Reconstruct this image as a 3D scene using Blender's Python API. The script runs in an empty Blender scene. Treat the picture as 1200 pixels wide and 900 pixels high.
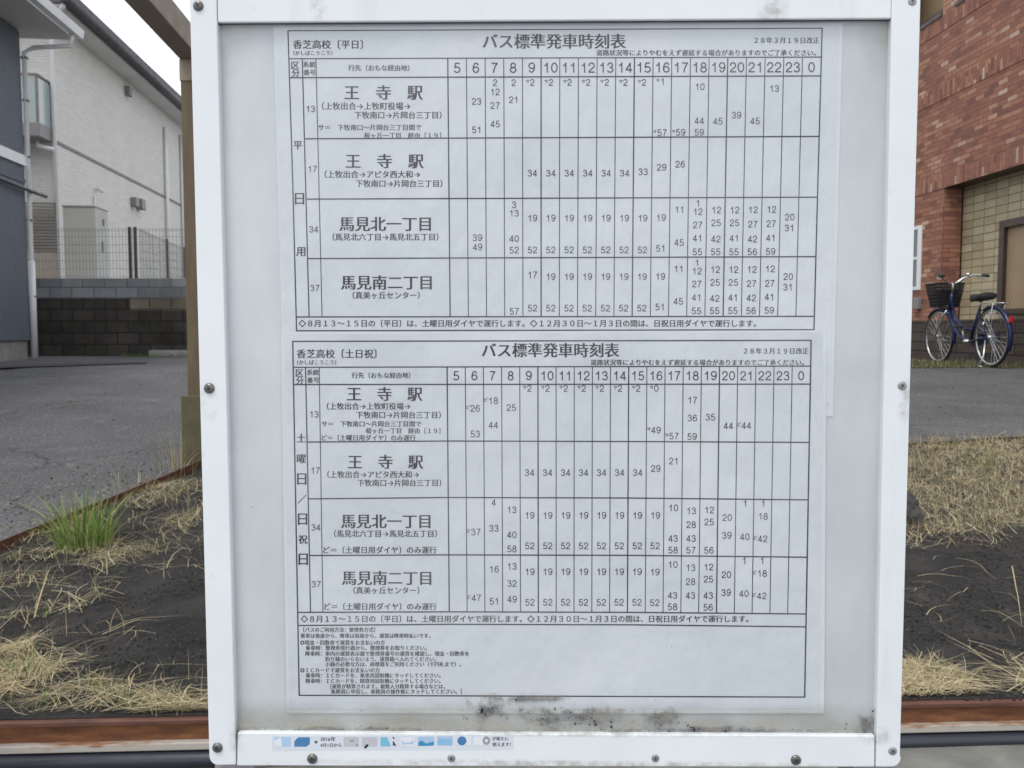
import bpy, bmesh, math, random, os
from mathutils import Vector, Matrix, noise
R = math.radians
random.seed(7)
scn = bpy.context.scene
COL = scn.collection

# ------------------------------------------------------------------ camera, sky, sun, exposure
EYE = Vector((0, 0, 1.4)); PITCH = R(3.65); FPX = 998.0
cd = bpy.data.cameras.new('camera'); cam = bpy.data.objects.new('camera', cd); COL.objects.link(cam)
cam.location = EYE; cam.rotation_euler = (R(90) - PITCH, 0, 0)
cd.sensor_width = 36; cd.lens = FPX / 1200 * 36; cd.clip_start = 0.02; cd.clip_end = 2000
cd.dof.use_dof = True; cd.dof.focus_distance = 0.71; cd.dof.aperture_fstop = 25.0
scn.camera = cam
SUN_EL, SUN_AZ = R(64), R(215)          # azimuth clockwise from +Y: the sun stands behind the photographer
w = bpy.data.worlds.new('World'); scn.world = w; w.use_nodes = True
nt = w.node_tree; nt.nodes.clear()
sky = nt.nodes.new('ShaderNodeTexSky'); sky.sky_type = 'NISHITA'; sky.sun_disc = False
sky.sun_elevation = SUN_EL; sky.sun_rotation = SUN_AZ; sky.air_density = 1.0; sky.dust_density = 6.0; sky.ozone_density = 1.0
hs = nt.nodes.new('ShaderNodeHueSaturation'); hs.inputs['Saturation'].default_value = 0.22
cl = nt.nodes.new('ShaderNodeMix'); cl.data_type = 'RGBA'; cl.inputs[0].default_value = .8; cl.inputs[7].default_value = (8.3, 8.65, 9.2, 1)   # closed bright cloud over the sky
bg = nt.nodes.new('ShaderNodeBackground'); bg.inputs['Strength'].default_value = 0.12
wo = nt.nodes.new('ShaderNodeOutputWorld')
nt.links.new(sky.outputs[0], hs.inputs['Color']); nt.links.new(hs.outputs[0], cl.inputs[6]); nt.links.new(cl.outputs[2], bg.inputs['Color']); nt.links.new(bg.outputs[0], wo.inputs['Surface'])
sl = bpy.data.lights.new('sun', 'SUN'); sl.energy = 1.25; sl.angle = R(18); sl.color = (1, .96, .9)
sun = bpy.data.objects.new('sun', sl); COL.objects.link(sun)
sd = Vector((math.sin(SUN_AZ) * math.cos(SUN_EL), math.cos(SUN_AZ) * math.cos(SUN_EL), math.sin(SUN_EL)))
sun.rotation_euler = sd.to_track_quat('Z', 'Y').to_euler(); sun.location = (0, -5, 8)
vs = scn.view_settings; scn.display_settings.display_device = 'sRGB'
vs.view_transform = 'Standard'; vs.look = 'None'; vs.gamma = 1; vs.use_curve_mapping = False; vs.exposure = 0.45
scn.cycles.max_bounces = 8; scn.cycles.transparent_max_bounces = 12

# ------------------------------------------------------------------ photo measures -> real points
FW = Vector((0, math.cos(PITCH), -math.sin(PITCH))); UP = Vector((0, math.sin(PITCH), math.cos(PITCH)))
def ray(px, py): return Vector((1, 0, 0)) * ((px - 600) / FPX) + UP * ((450 - py) / FPX) + FW
def on_y(px, py, y): r = ray(px, py); return EYE + r * (y / r.y)
def on_z(px, py, z): r = ray(px, py); return EYE + r * ((z - EYE.z) / r.z)
LOT = 0.97
def zg(y):                              # the bank rises from the beam to the level lot
    if y < 9.4: return 0.375 + (y - 2.2) * (LOT - 0.375) / 7.2
    return LOT
def on_g(px, py):
    r = ray(px, py); a, b = 0.5, 80.0
    for _ in range(50):
        m = (a + b) / 2; p = EYE + r * m
        if p.z > zg(p.y): a = m
        else: b = m
    return EYE + r * a

# ------------------------------------------------------------------ node helpers
class NT:
    def __init__(s, name):
        s.m = bpy.data.materials.new(name); s.m.use_nodes = True; s.t = s.m.node_tree; s.t.nodes.clear()
        s.out = s.t.nodes.new('ShaderNodeOutputMaterial')
    def n(s, kind, **kw):
        nd = s.t.nodes.new('ShaderNode' + kind)
        for k, v in kw.items(): setattr(nd, k, v)
        return nd
    def put(s, sock, v):
        if v is None: return
        if hasattr(v, 'links') or isinstance(v, bpy.types.NodeSocket): s.t.links.new(v, sock)
        elif isinstance(v, (tuple, list)) and len(v) == 3 and sock.type == 'RGBA': sock.default_value = (*v, 1)
        else: sock.default_value = v
    def math(s, op, a, b=0.0, clamp=False):
        nd = s.n('Math', operation=op, use_clamp=clamp); s.put(nd.inputs[0], a); s.put(nd.inputs[1], b); return nd.outputs[0]
    def mix(s, f, a, b, mode='MIX'):
        nd = s.n('Mix', data_type='RGBA', blend_type=mode); s.put(nd.inputs[0], f); s.put(nd.inputs[6], a); s.put(nd.inputs[7], b); return nd.outputs[2]
    def coord(s): return s.n('TexCoord').outputs['Object']
    def sep(s, v): nd = s.n('SeparateXYZ'); s.put(nd.inputs[0], v); return nd.outputs
    def comb(s, x, y, z=0.0): nd = s.n('CombineXYZ'); s.put(nd.inputs[0], x); s.put(nd.inputs[1], y); s.put(nd.inputs[2], z); return nd.outputs[0]
    def scale(s, v, sc): nd = s.n('Mapping'); s.put(nd.inputs[0], v); nd.inputs['Scale'].default_value = sc; return nd.outputs[0]
    def noise(s, v, sc, det=4.0, rough=.55, out='Fac'):
        nd = s.n('TexNoise'); s.put(nd.inputs['Vector'], v); nd.inputs['Scale'].default_value = sc
        nd.inputs['Detail'].default_value = det; nd.inputs['Roughness'].default_value = rough; return nd.outputs[out]
    def ramp(s, f, stops, interp='LINEAR'):
        nd = s.n('ValToRGB'); nd.color_ramp.interpolation = interp; s.put(nd.inputs[0], f); e = nd.color_ramp.elements
        while len(e) < len(stops): e.new(.5)
        for i, (p, c) in enumerate(stops):
            e[i].position = p; e[i].color = (*c, 1) if isinstance(c, tuple) else (c, c, c, 1)
        return nd.outputs[0]
    def step(s, f, a, b): return s.ramp(f, [(a, 0.0), (b, 1.0)])
    def bump(s, h, strength=.3, dist=.01):
        nd = s.n('Bump'); s.put(nd.inputs['Height'], h); nd.inputs['Strength'].default_value = strength; nd.inputs['Distance'].default_value = dist
        return nd.outputs[0]
    def bsdf(s, col, rough=.6, metal=0.0, normal=None, spec=None):
        nd = s.n('BsdfPrincipled'); s.put(nd.inputs['Base Color'], col); s.put(nd.inputs['Roughness'], rough); s.put(nd.inputs['Metallic'], metal)
        if normal is not None: s.put(nd.inputs['Normal'], normal)
        if spec is not None: s.put(nd.inputs['Specular IOR Level'], spec)
        return nd.outputs[0]
    def done(s, sh): s.t.links.new(sh, s.out.inputs['Surface']); return s.m

def plain(name, col, rough=.6, metal=0.0, var=.18, sc=8.0, bump=0.0, bsc=60.0, spec=None):
    t = NT(name); c = t.coord(); f = t.noise(c, sc, 6)
    k = t.ramp(f, [(.25, tuple(x * (1 - var) for x in col)), (.75, tuple(min(1, x * (1 + var)) for x in col))])
    nrm = t.bump(t.noise(c, bsc, 3), bump, .01) if bump else None
    return t.done(t.bsdf(k, t.ramp(t.noise(c, sc * 2.3, 4), [(.3, max(0, rough - .1)), (.7, min(1, rough + .1))]), metal, nrm, spec))

# ------------------------------------------------------------------ mesh helpers
class MB:
    def __init__(s): s.bm = bmesh.new()
    def box(s, c, d, rot=None, bev=0.0):
        r = bmesh.ops.create_cube(s.bm, size=1.0); vs_ = r['verts']
        M = Matrix.Translation(Vector(c)) @ (rot.to_matrix().to_4x4() if rot is not None else Matrix()) @ Matrix.Diagonal((*d, 1))
        bmesh.ops.transform(s.bm, matrix=M, verts=vs_)
        if bev:
            es = list({e for v in vs_ for e in v.link_edges})
            bmesh.ops.bevel(s.bm, geom=es, offset=bev, segments=2, affect='EDGES', profile=.5)
        return s
    def span(s, lo, hi, bev=0.0):
        return s.box([(a + b) / 2 for a, b in zip(lo, hi)], [abs(b - a) for a, b in zip(lo, hi)], bev=bev)
    def tube(s, pts, r, n=8, closed=False, cap=True):
        pts = [Vector(p) for p in pts]; rs = r if isinstance(r, (list, tuple)) else [r] * len(pts)
        rings = []; ref = None
        for i, p in enumerate(pts):
            if closed: t = pts[(i + 1) % len(pts)] - pts[i - 1]
            else: t = pts[min(i + 1, len(pts) - 1)] - pts[max(i - 1, 0)]
            t.normalize()
            if ref is None: ref = Vector((0, 0, 1)) if abs(t.z) < .9 else Vector((1, 0, 0))
            a = t.cross(ref); 
            if a.length < 1e-6: a = t.cross(Vector((1, 0, 0)))
            a.normalize(); b = a.cross(t).normalized(); ref = b
            rings.append([s.bm.verts.new(p + (a * math.cos(k * math.tau / n) + b * math.sin(k * math.tau / n)) * rs[i]) for k in range(n)])
        m = len(rings)
        for i in range(m if closed else m - 1):
            A, B = rings[i], rings[(i + 1) % m]
            for k in range(n): s.bm.faces.new((A[k], A[(k + 1) % n], B[(k + 1) % n], B[k]))
        if cap and not closed: s.bm.faces.new(rings[0][::-1]); s.bm.faces.new(rings[-1])
        return s
    def prism(s, poly, ext):               # poly: list of 3-D points, ext: extrusion vector
        a = [s.bm.verts.new(Vector(p)) for p in poly]; b = [s.bm.verts.new(Vector(p) + Vector(ext)) for p in poly]
        n = len(a); s.bm.faces.new(a[::-1]); s.bm.faces.new(b)
        for k in range(n): s.bm.faces.new((a[k], a[(k + 1) % n], b[(k + 1) % n], b[k]))
        return s
    def face(s, pts): s.bm.faces.new([s.bm.verts.new(Vector(p)) for p in pts]); return s
    def build(s, name, mat, parent=None, smooth=False):
        bmesh.ops.recalc_face_normals(s.bm, faces=s.bm.faces)
        me = bpy.data.meshes.new(name); s.bm.to_mesh(me); s.bm.free()
        if smooth:
            for p in me.polygons: p.use_smooth = True
        for m in (mat if isinstance(mat, list) else [mat]): me.materials.append(m)
        return link(name, me, parent)
def link(name, me, parent=None):
    o = bpy.data.objects.new(name, me); COL.objects.link(o)
    if parent is not None: o.parent = parent
    return o
def tag(o, label=None, cat=None, group=None, kind=None):
    if label: o['label'] = label
    if cat: o['category'] = cat
    if group: o['group'] = group
    if kind: o['kind'] = kind
    return o
def empty(name, loc, rz=0.0):
    o = bpy.data.objects.new(name, None); COL.objects.link(o); o.location = loc; o.rotation_euler = (0, 0, rz); o.empty_display_size = .1; return o

# ------------------------------------------------------------------ materials
M = {}
t = NT('asphalt'); c = t.coord(); g = t.noise(c, 75, 4, .75); b_ = t.noise(c, .9, 6, .6); b2 = t.noise(t.scale(c, (1, .35, 1)), 3.0, 5, .6)
k = t.ramp(g, [(.30, (.032, .032, .034)), (.46, (.092, .091, .094)), (.6, (.14, .139, .142)), (.68, (.36, .355, .35))])
k = t.mix(t.step(b_, .35, .65), k, t.mix(1.0, k, (.78, .78, .79), 'MULTIPLY')); k = t.mix(t.math('MULTIPLY', t.step(b2, .48, .7), .35), k, t.mix(1.0, k, (1.25, 1.25, 1.24), 'MULTIPLY'))
wv = t.n('VectorMath', operation='ADD'); t.put(wv.inputs[0], c); sc2 = t.n('VectorMath', operation='SCALE'); t.put(sc2.inputs[0], t.noise(c, 2.2, 5, .6, 'Color')); sc2.inputs['Scale'].default_value = .55; t.t.links.new(sc2.outputs[0], wv.inputs[1])
ck = t.n('TexVoronoi', feature='DISTANCE_TO_EDGE'); t.t.links.new(wv.outputs[0], ck.inputs['Vector']); ck.inputs['Scale'].default_value = .42
crack = t.math('MULTIPLY', t.math('LESS_THAN', ck.outputs['Distance'], .0045), t.step(t.noise(c, .7, 3), .5, .56)); k = t.mix(t.math('MULTIPLY', crack, .75), k, (.03, .03, .03))
pt = t.noise(t.scale(c, (.5, 1.2, 1)), 1.1, 7, .68); k = t.mix(t.math('MULTIPLY', t.step(pt, .46, .56), .38), k, t.mix(1.0, k, (.55, .55, .56), 'MULTIPLY')); k = t.mix(t.math('MULTIPLY', t.step(t.noise(c, 3.5, 8, .75), .60, .68), .3), k, (.30, .295, .28))
v = t.n('TexVoronoi'); t.put(v.inputs['Vector'], c); v.inputs['Scale'].default_value = 150
M['asphalt'] = t.done(t.bsdf(k, .85, 0, t.bump(v.outputs['Distance'], .5, .006), .3))
M['asphalt_dark'] = plain('asphalt_dark', (.052, .052, .055), .85, 0, .3, 6, .5, 120, .3)
t = NT('soil'); c = t.coord(); a = t.noise(c, 5, 8, .6); g = t.noise(c, 70, 6, .7)
k = t.ramp(a, [(.3, (.024, .023, .023)), (.5, (.040, .038, .037)), (.7, (.064, .060, .056))])
k = t.mix(t.math('MULTIPLY', t.step(g, .55, .72), .55), k, (.07, .064, .058))
v = t.n('TexVoronoi'); t.put(v.inputs['Vector'], c); v.inputs['Scale'].default_value = 55
k = t.mix(t.math('MULTIPLY', t.math('LESS_THAN', v.outputs['Distance'], .13), .8), k, (.16, .15, .135))
M['soil'] = t.done(t.bsdf(k, .95, 0, t.bump(t.math('ADD', g, t.math('MULTIPLY', v.outputs['Distance'], -.6)), .9, .02), .2))
M['concrete'] = plain('concrete', (.25, .248, .24), .85, 0, .25, 5, .3, 90, .3)
M['kerb'] = plain('kerb_stone', (.15, .148, .135), .9, 0, .4, 6, .4, 90, .3)
M['pavement'] = plain('pavement', (.30, .30, .295), .85, 0, .2, 3, .4, 140, .3)
t = NT('blades'); at = t.n('Attribute', attribute_name='Col'); bs = t.n('BsdfPrincipled'); t.put(bs.inputs['Base Color'], at.outputs['Color']); bs.inputs['Roughness'].default_value = .7
tr = t.n('BsdfTranslucent'); t.put(tr.inputs[0], at.outputs['Color']); ms = t.n('MixShader'); ms.inputs[0].default_value = .25
t.t.links.new(bs.outputs[0], ms.inputs[1]); t.t.links.new(tr.outputs[0], ms.inputs[2]); M['blades'] = t.done(ms.outputs[0])
# rusted steel: purple-red skin, orange rust bleeding, remains of white paint
t = NT('rust'); c = t.coord(); a = t.noise(t.scale(c, (.6, 3, 3)), 12, 7, .65)
k = t.ramp(a, [(.3, (.075, .03, .016)), (.5, (.16, .062, .026)), (.7, (.28, .125, .045)), (.8, (.12, .05, .025))])
M['rust'] = t.done(t.bsdf(k, .8, .1, t.bump(t.noise(c, 180, 4), .35, .004)))
t = NT('rust_skin'); c = t.coord(); a = t.noise(t.scale(c, (.5, 2, 2)), 14, 7, .6)
k = t.ramp(a, [(.3, (.055, .022, .016)), (.5, (.11, .045, .03)), (.62, (.14, .06, .042)), (.72, (.2, .10, .07)), (.85, (.30, .2, .16))])
M['rust_skin'] = t.done(t.bsdf(k, .55, .1, t.bump(t.noise(c, 200, 4), .25, .003)))
t = NT('rust_paint'); c = t.coord(); a = t.noise(t.scale(c, (.5, 2, 2)), 10, 7, .65); z = t.sep(c)[2]
k = t.mix(t.step(t.math('ADD', a, t.math('MULTIPLY', z, 7.0)), -.10, .12), (.38, .35, .31), t.ramp(a, [(.4, (.26, .15, .08)), (.7, (.2, .09, .045))]))
M['rust_paint'] = t.done(t.bsdf(k, .7, 0, t.bump(a, .3, .004)))
M['navy_siding'] = None
t = NT('navy_siding'); c = t.coord(); x = t.sep(c); a = t.noise(t.scale(c, (3, 3, 14)), 3, 6)
st = t.noise(t.scale(c, (12, 12, .25)), 2, 4)
k = t.ramp(a, [(.3, (.085, .102, .130)), (.7, (.118, .138, .168))]); k = t.mix(t.math('MULTIPLY', t.step(st, .5, .75), .3), k, (.16, .175, .195))
M['navy_siding'] = t.done(t.bsdf(k, .7, 0, t.bump(t.noise(t.scale(c, (1, 1, 9)), 18, 4), .5, .01)))
M['white_pvc'] = plain('white_pvc', (.70, .71, .72), .4, 0, .06, 3)
M['soffit'] = plain('soffit', (.55, .55, .54), .7, 0, .06, 2)
M['roof_dark'] = plain('roof_dark', (.07, .066, .072), .6, 0, .25, 5, .2)
def bricks(t, vec, w_, h_, mortar, off=.5):
    nd = t.n('TexBrick'); t.put(nd.inputs['Vector'], vec); nd.offset = off
    nd.inputs['Color1'].default_value = (0, 0, 0, 1); nd.inputs['Color2'].default_value = (1, 1, 1, 1); nd.inputs['Mortar'].default_value = (.5, .5, .5, 1)
    nd.inputs['Scale'].default_value = 1.0; nd.inputs['Brick Width'].default_value = w_; nd.inputs['Row Height'].default_value = h_
    nd.inputs['Mortar Size'].default_value = mortar; nd.inputs['Mortar Smooth'].default_value = .2; nd.inputs['Bias'].default_value = 0
    return nd.outputs['Color'], nd.outputs['Fac']
def brickmat(name, swap=False, axis=1):
    t = NT(name); x = t.sep(t.coord()); u, z = x[axis], x[2]
    if axis == 2: u = x[1]
    vec = t.comb(z, u) if swap else t.comb(u, z)
    cr, fac = bricks(t, vec, .19 if not swap else .19, .0615, .005)
    c = t.coord()
    k = t.ramp(cr, [(0, (.19, .085, .066)), (.2, (.26, .112, .08)), (.5, (.315, .135, .09)), (.75, (.36, .165, .105)), (.93, (.42, .235, .155)), (1, (.53, .39, .30))])
    k = t.mix(.55, k, t.mix(t.noise(c, 22, 6, .65), t.mix(1.0, k, (.42, .4, .4), 'MULTIPLY'), t.mix(1.0, k, (1.45, 1.4, 1.35), 'MULTIPLY')))
    k = t.mix(t.math('MULTIPLY', t.step(t.noise(c, .8, 5), .45, .7), .35), k, (.24, .115, .085))
    k = t.mix(fac, k, (.15, .105, .088))
    h = t.math('SUBTRACT', t.math('MULTIPLY', t.noise(c, 50, 4), .5), fac)
    return t.done(t.bsdf(k, .85, 0, t.bump(h, .9, .012), .3))
M['brick'] = brickmat('brick'); M['brick_soldier'] = brickmat('brick_soldier', True); M['brick_jamb'] = brickmat('brick_jamb', False, 0)
t = NT('yellow_tile'); c = t.coord(); x = t.sep(c); cr, fac = bricks(t, t.comb(x[1], x[2]), .25, .105, .005, 0.0)
k = t.ramp(cr, [(0, (.40, .33, .205)), (.5, (.49, .415, .27)), (1, (.56, .49, .34))]); k = t.mix(t.noise(c, 14, 6), k, t.mix(1.0, k, (.72, .7, .66), 'MULTIPLY'))
k = t.mix(fac, k, (.085, .065, .045)); M['yellow_tile'] = t.done(t.bsdf(k, .6, 0, t.bump(t.math('SUBTRACT', t.math('MULTIPLY', t.noise(c, 30, 4), .4), fac), .8, .012)))
t = NT('plinth'); c = t.coord(); x = t.sep(c); cr, fac = bricks(t, t.comb(x[1], x[2]), .6, .13, .012)
k = t.ramp(cr, [(0, (.045, .032, .027)), (1, (.085, .06, .048))]); k = t.mix(t.math('MULTIPLY', t.step(t.noise(t.scale(c, (1, .4, 5)), 4, 4), .58, .72), .35), k, (.2, .17, .15)); k = t.mix(fac, k, (.018, .014, .012))
M['plinth'] = t.done(t.bsdf(k, .8, 0, t.bump(t.math('SUBTRACT', t.noise(c, 30, 4), fac), .8, .015)))
t = NT('cream_siding'); c = t.coord(); x = t.sep(c); cr, fac = bricks(t, t.comb(t.math('ADD', x[0], x[1]), x[2]), .26, .055, .005)
k = t.ramp(cr, [(0, (.69, .68, .645)), (1, (.77, .76, .72))]); k = t.mix(t.noise(t.scale(c, (.7, .7, .15)), 2, 5), k, t.mix(1.0, k, (.88, .875, .87), 'MULTIPLY'))
k = t.mix(t.math('MULTIPLY', fac, .38), k, (.42, .41, .385)); M['cream_siding'] = t.done(t.bsdf(k, .8, 0, t.bump(t.math('SUBTRACT', t.math('MULTIPLY', t.noise(c, 40, 4), .7), fac), .8, .015)))
def blockmat(name, lo, hi, mort, w_, stain, rh=.19, z0=0.0):
    t = NT(name); c = t.coord(); x = t.sep(c); cr, fac = bricks(t, t.comb(x[0], t.math('SUBTRACT', x[2], z0)), w_, rh, .009)
    k = t.mix(cr, lo, hi); n1 = t.noise(c, 1.3, 7, .65); n2 = t.noise(t.scale(c, (4, 4, .6)), 2.2, 6, .6)
    k = t.mix(t.math('MULTIPLY', t.step(n1, .42, .62), stain), k, t.mix(1.0, k, (.45, .44, .43), 'MULTIPLY'))
    k = t.mix(t.math('MULTIPLY', t.step(n2, .5, .72), .45), k, t.mix(1.0, k, (1.45, 1.4, 1.3), 'MULTIPLY'))
    k = t.mix(fac, k, mort); return t.done(t.bsdf(k, .9, 0, t.bump(t.math('SUBTRACT', t.math('MULTIPLY', t.noise(c, 60, 5), .5), fac), .8, .015), .2))
M['block_grey'] = blockmat('block_grey', (.20, .21, .225), (.30, .31, .325), (.15, .155, .16), .36, .35, .170, .950 - .17)
M['block_dark'] = blockmat('block_dark', (.052, .048, .043), (.085, .078, .07), (.026, .024, .022), .36, .6)
M['block_tan'] = blockmat('block_tan', (.20, .175, .135), (.26, .23, .18), (.06, .055, .05), .36, .7)
M['wire'] = plain('wire', (.24, .24, .235), .5, .5, .1)
M['fence_post'] = plain('fence_post', (.085, .082, .08), .5, .3, .1)
M['cabinet'] = plain('cabinet', (.38, .38, .36), .45, 0, .05, 2)
M['louvre'] = plain('louvre', (.17, .155, .14), .6, 0, .1)
M['grey_box'] = plain('grey_box', (.20, .20, .2), .5, 0, .1)
t = NT('glass_frost'); M['glass_frost'] = t.done(t.bsdf((.36, .43, .43), .15, 0, None, .7))
t = NT('glass_dark'); M['glass_dark'] = t.done(t.bsdf((.05, .055, .06), .05, 0, None, .8))
M['bronze'] = plain('bronze', (.055, .035, .027), .45, .2, .2)
M['tan_board'] = plain('tan_board', (.30, .215, .13), .6, 0, .12, 2)
t = NT('post_paint'); c = t.coord(); a = t.noise(t.scale(c, (4, 4, .5)), 5, 6, .6); z = t.sep(c)[2]
k = t.ramp(a, [(.3, (.075, .054, .028)), (.6, (.12, .088, .047)), (.8, (.165, .125, .075))])
k = t.mix(t.math('MULTIPLY', t.step(t.noise(c, 14, 6, .7), .56, .66), .6), k, (.16, .07, .035)); M['post_paint'] = t.done(t.bsdf(k, .6, 0, t.bump(a, .2, .004)))
M['post_beam'] = plain('post_beam', (.26, .215, .165), .6, 0, .12, 3)
M['post_mossy'] = plain('post_mossy', (.09, .078, .04), .8, 0, .3, 9)
# ---- the board
t = NT('white_coat'); c = t.coord(); a = t.noise(c, 9, 7, .6); st = t.noise(t.scale(c, (30, 30, 3)), 1.2, 6, .6); sp = t.noise(c, 55, 5, .7)
k = t.ramp(a, [(.3, (.61, .63, .655)), (.7, (.665, .685, .71))]); k = t.mix(t.math('MULTIPLY', t.step(st, .60, .8), .34), k, (.5, .5, .47)); k = t.mix(t.math('MULTIPLY', t.step(sp, .67, .75), .4), k, (.40, .39, .36))
M['white_coat'] = t.done(t.bsdf(k, .42, 0, t.bump(t.noise(c, 130, 3), .05, .002)))
t = NT('backing_board'); c = t.coord(); a = t.noise(t.scale(c, (1.5, 1, .7)), 7, 7, .6); s2 = t.noise(t.scale(c, (9, 1, 1.2)), 4, 6, .65); sp = t.noise(c, 75, 4, .6)
k = t.ramp(a, [(.28, (.41, .442, .465)), (.5, (.485, .518, .542)), (.72, (.56, .59, .61))]); k = t.mix(t.math('MULTIPLY', t.step(s2, .52, .75), .4), k, (.50, .51, .50)); k = t.mix(t.math('MULTIPLY', t.step(sp, .70, .76), .35), k, (.3, .3, .29))
M['backing_board'] = t.done(t.bsdf(k, .6))
def papermat(name, sx):
    t = NT(name); c = t.coord(); nd = t.n('VectorMath', operation='ADD'); t.put(nd.inputs[0], c); nd.inputs[1].default_value = (sx, 0, sx); c = nd.outputs[0]
    a = t.noise(c, 8, 7, .6); s2 = t.noise(t.scale(c, (1, 1, 5)), 5, 6, .6)
    k = t.ramp(a, [(.28, (.465, .505, .545)), (.5, (.52, .56, .598)), (.72, (.575, .61, .64))]); k = t.mix(t.math('MULTIPLY', t.step(s2, .55, .75), .3), k, (.48, .51, .535))
    return t.done(t.bsdf(k, .36, 0, t.bump(t.noise(t.scale(c, (1, 1, .6)), 9, 5, .55), .5, .018)))
M['paper_upper'] = papermat('paper_upper', 0.0); M['paper_lower'] = papermat('paper_lower', 3.7)
M['pouch'] = plain('pouch', (.55, .585, .61), .3, 0, .04, 14)
M['ink'] = plain('ink', (.016, .017, .026), .6, 0, .25, 20)
M['ink_grey'] = plain('ink_grey', (.10, .10, .115), .6, 0, .2, 20)
M['steel_dark'] = plain('steel_dark', (.15, .145, .14), .35, .9, .3, 120)
M['steel_grey'] = plain('steel_grey', (.30, .30, .31), .45, .6, .25, 120)
M['black'] = plain('black', (.012, .012, .013), .7)
M['decal_base'] = plain('decal_base', (.56, .60, .66), .5, 0, .05)

# ------------------------------------------------------------------ the board and what stands on it
YAW = R(-1.06); BD = 0.70
BO = EYE + ray(650, 450) * (BD / FW.y) * 1.0
Uv = Vector((math.cos(YAW), math.sin(YAW), 0)); Nv = Vector((math.sin(YAW), -math.cos(YAW), 0))
BO = Vector((BO.x, BD, BO.z))
def B(px, py, off=0.0):                 # photo point -> the board's own plane, off metres in front of the backing
    r = ray(px, py); s = ((BO + Nv * off) - EYE).dot(Nv) / r.dot(Nv); p = EYE + r * s - BO
    return Vector((p.dot(Uv), -off, p.z))
board = tag(empty('bus_timetable_board', BO, YAW), 'white framed notice board under clear acrylic holding two bus timetables', 'notice board')
FR = .008                               # front of the frame
def px_prism(pts, off, thick): return MB().prism([B(x, y, off) for x, y in pts], (0, thick, 0))
def arc(cx, cy, r, a0, a1, n=6): return [(cx + r * math.cos(R(a0 + (a1 - a0) * i / n)), cy + r * math.sin(R(a0 + (a1 - a0) * i / n))) for i in range(n + 1)]
def bev(o, wd=.0009):
    m = o.modifiers.new('bevel', 'BEVEL'); m.width = wd; m.segments = 2; m.limit_method = 'ANGLE'; return o
t = NT('frame_coat'); c = t.coord(); x = t.sep(c)     # white coating with the dirt that sits on this frame
def fblob(px, py, rx, ry):
    q = B(px, py, .008); u1 = (B(px + 1, py, .008) - q).x; a = t.math('DIVIDE', t.math('SUBTRACT', x[0], q.x), rx * u1); b = t.math('DIVIDE', t.math('SUBTRACT', x[2], q.z), ry * u1)
    return t.math('SUBTRACT', 1.0, t.math('SQRT', t.math('ADD', t.math('MULTIPLY', a, a), t.math('MULTIPLY', b, b))), True)
a = t.noise(c, 9, 7, .6); st = t.noise(t.scale(c, (30, 30, 3)), 1.2, 6, .6); sp = t.noise(c, 55, 5, .7); n4 = t.noise(c, 70, 7, .7)
k = t.ramp(a, [(.3, (.615, .65, .675)), (.7, (.675, .705, .73))]); k = t.mix(t.math('MULTIPLY', t.step(st, .60, .8), .36), k, (.47, .47, .45)); k = t.mix(t.math('MULTIPLY', t.step(sp, .66, .75), .45), k, (.40, .39, .36))
fb = None
for args in ((374, 6, 14, 26), (906, 12, 22, 22), (1026, 862, 26, 14), (277, 866, 12, 22), (640, 860, 380, 5), (1062, 470, 14, 30), (246, 470, 12, 26), (700, 896, 420, 6)):
    q = fblob(*args); fb = q if fb is None else t.math('MAXIMUM', fb, q)
k = t.mix(t.math('MULTIPLY', t.math('MULTIPLY', t.step(fb, .0, .7), t.step(n4, .42, .62)), .6), k, (.25, .235, .20))
M['white_coat'] = t.done(t.bsdf(k, t.ramp(a, [(.3, .36), (.7, .5)]), 0, t.bump(t.noise(c, 90, 4), .07, .002)))
bev(px_prism([(221, -40), (252.6, -40), (276, 880)] + [(276, 896.5)] + arc(256, 886, 11, 90, 180), FR, .022).build('frame_stile', M['white_coat'], board))
bev(px_prism([(1046.2, -40), (1080.2, -40), (1055, 886)] + arc(1045, 888, 11, 0, 90) + [(1026.6, 899)], FR, .022).build('frame_stile', M['white_coat'], board))
bev(px_prism([(253.4, -40), (1045.6, -40), (1044.4, 21.5), (255.2, 26.2)], FR - .0006, .021).build('frame_rail', M['white_coat'], board))
bev(px_prism([(278.2, 858.6), (1025.4, 862.2), (1025, 899), (277.5, 897.5)], FR - .0006, .021).build('frame_rail', M['white_coat'], board))
px_prism([(240, -35), (1062, -35), (1042, 893), (260, 891)], 0, .004).build('backing_panel', M['backing_board'], board)
for px in (247, 1058): MB().span(B(px, -38) + Vector((-.017, .0145, 0)), Vector((B(px, -38).x + .017, .0485, -BO.z - .05))).build('support_post', M['steel_grey'], board)
strip_mat = plain('strip_dark', (.06, .058, .062), .8, 0, .3, 60)  # thin dark strips along the inner edges of the frame opening
px_prism([(250, 20), (1046, 16), (1045, 24.2), (255, 28.8)], .0048, .0012).build('dark_strip', strip_mat, board)
px_prism([(1040, 18), (1048, 18), (1030, 870), (1026.2, 870), (1043.4, 20)], .0048, .0012).build('dark_strip', strip_mat, board)
px_prism([(250, 22), (255.6, 22), (277.2, 868), (272, 868)], .0048, .0012).build('dark_strip', strip_mat, board)
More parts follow.
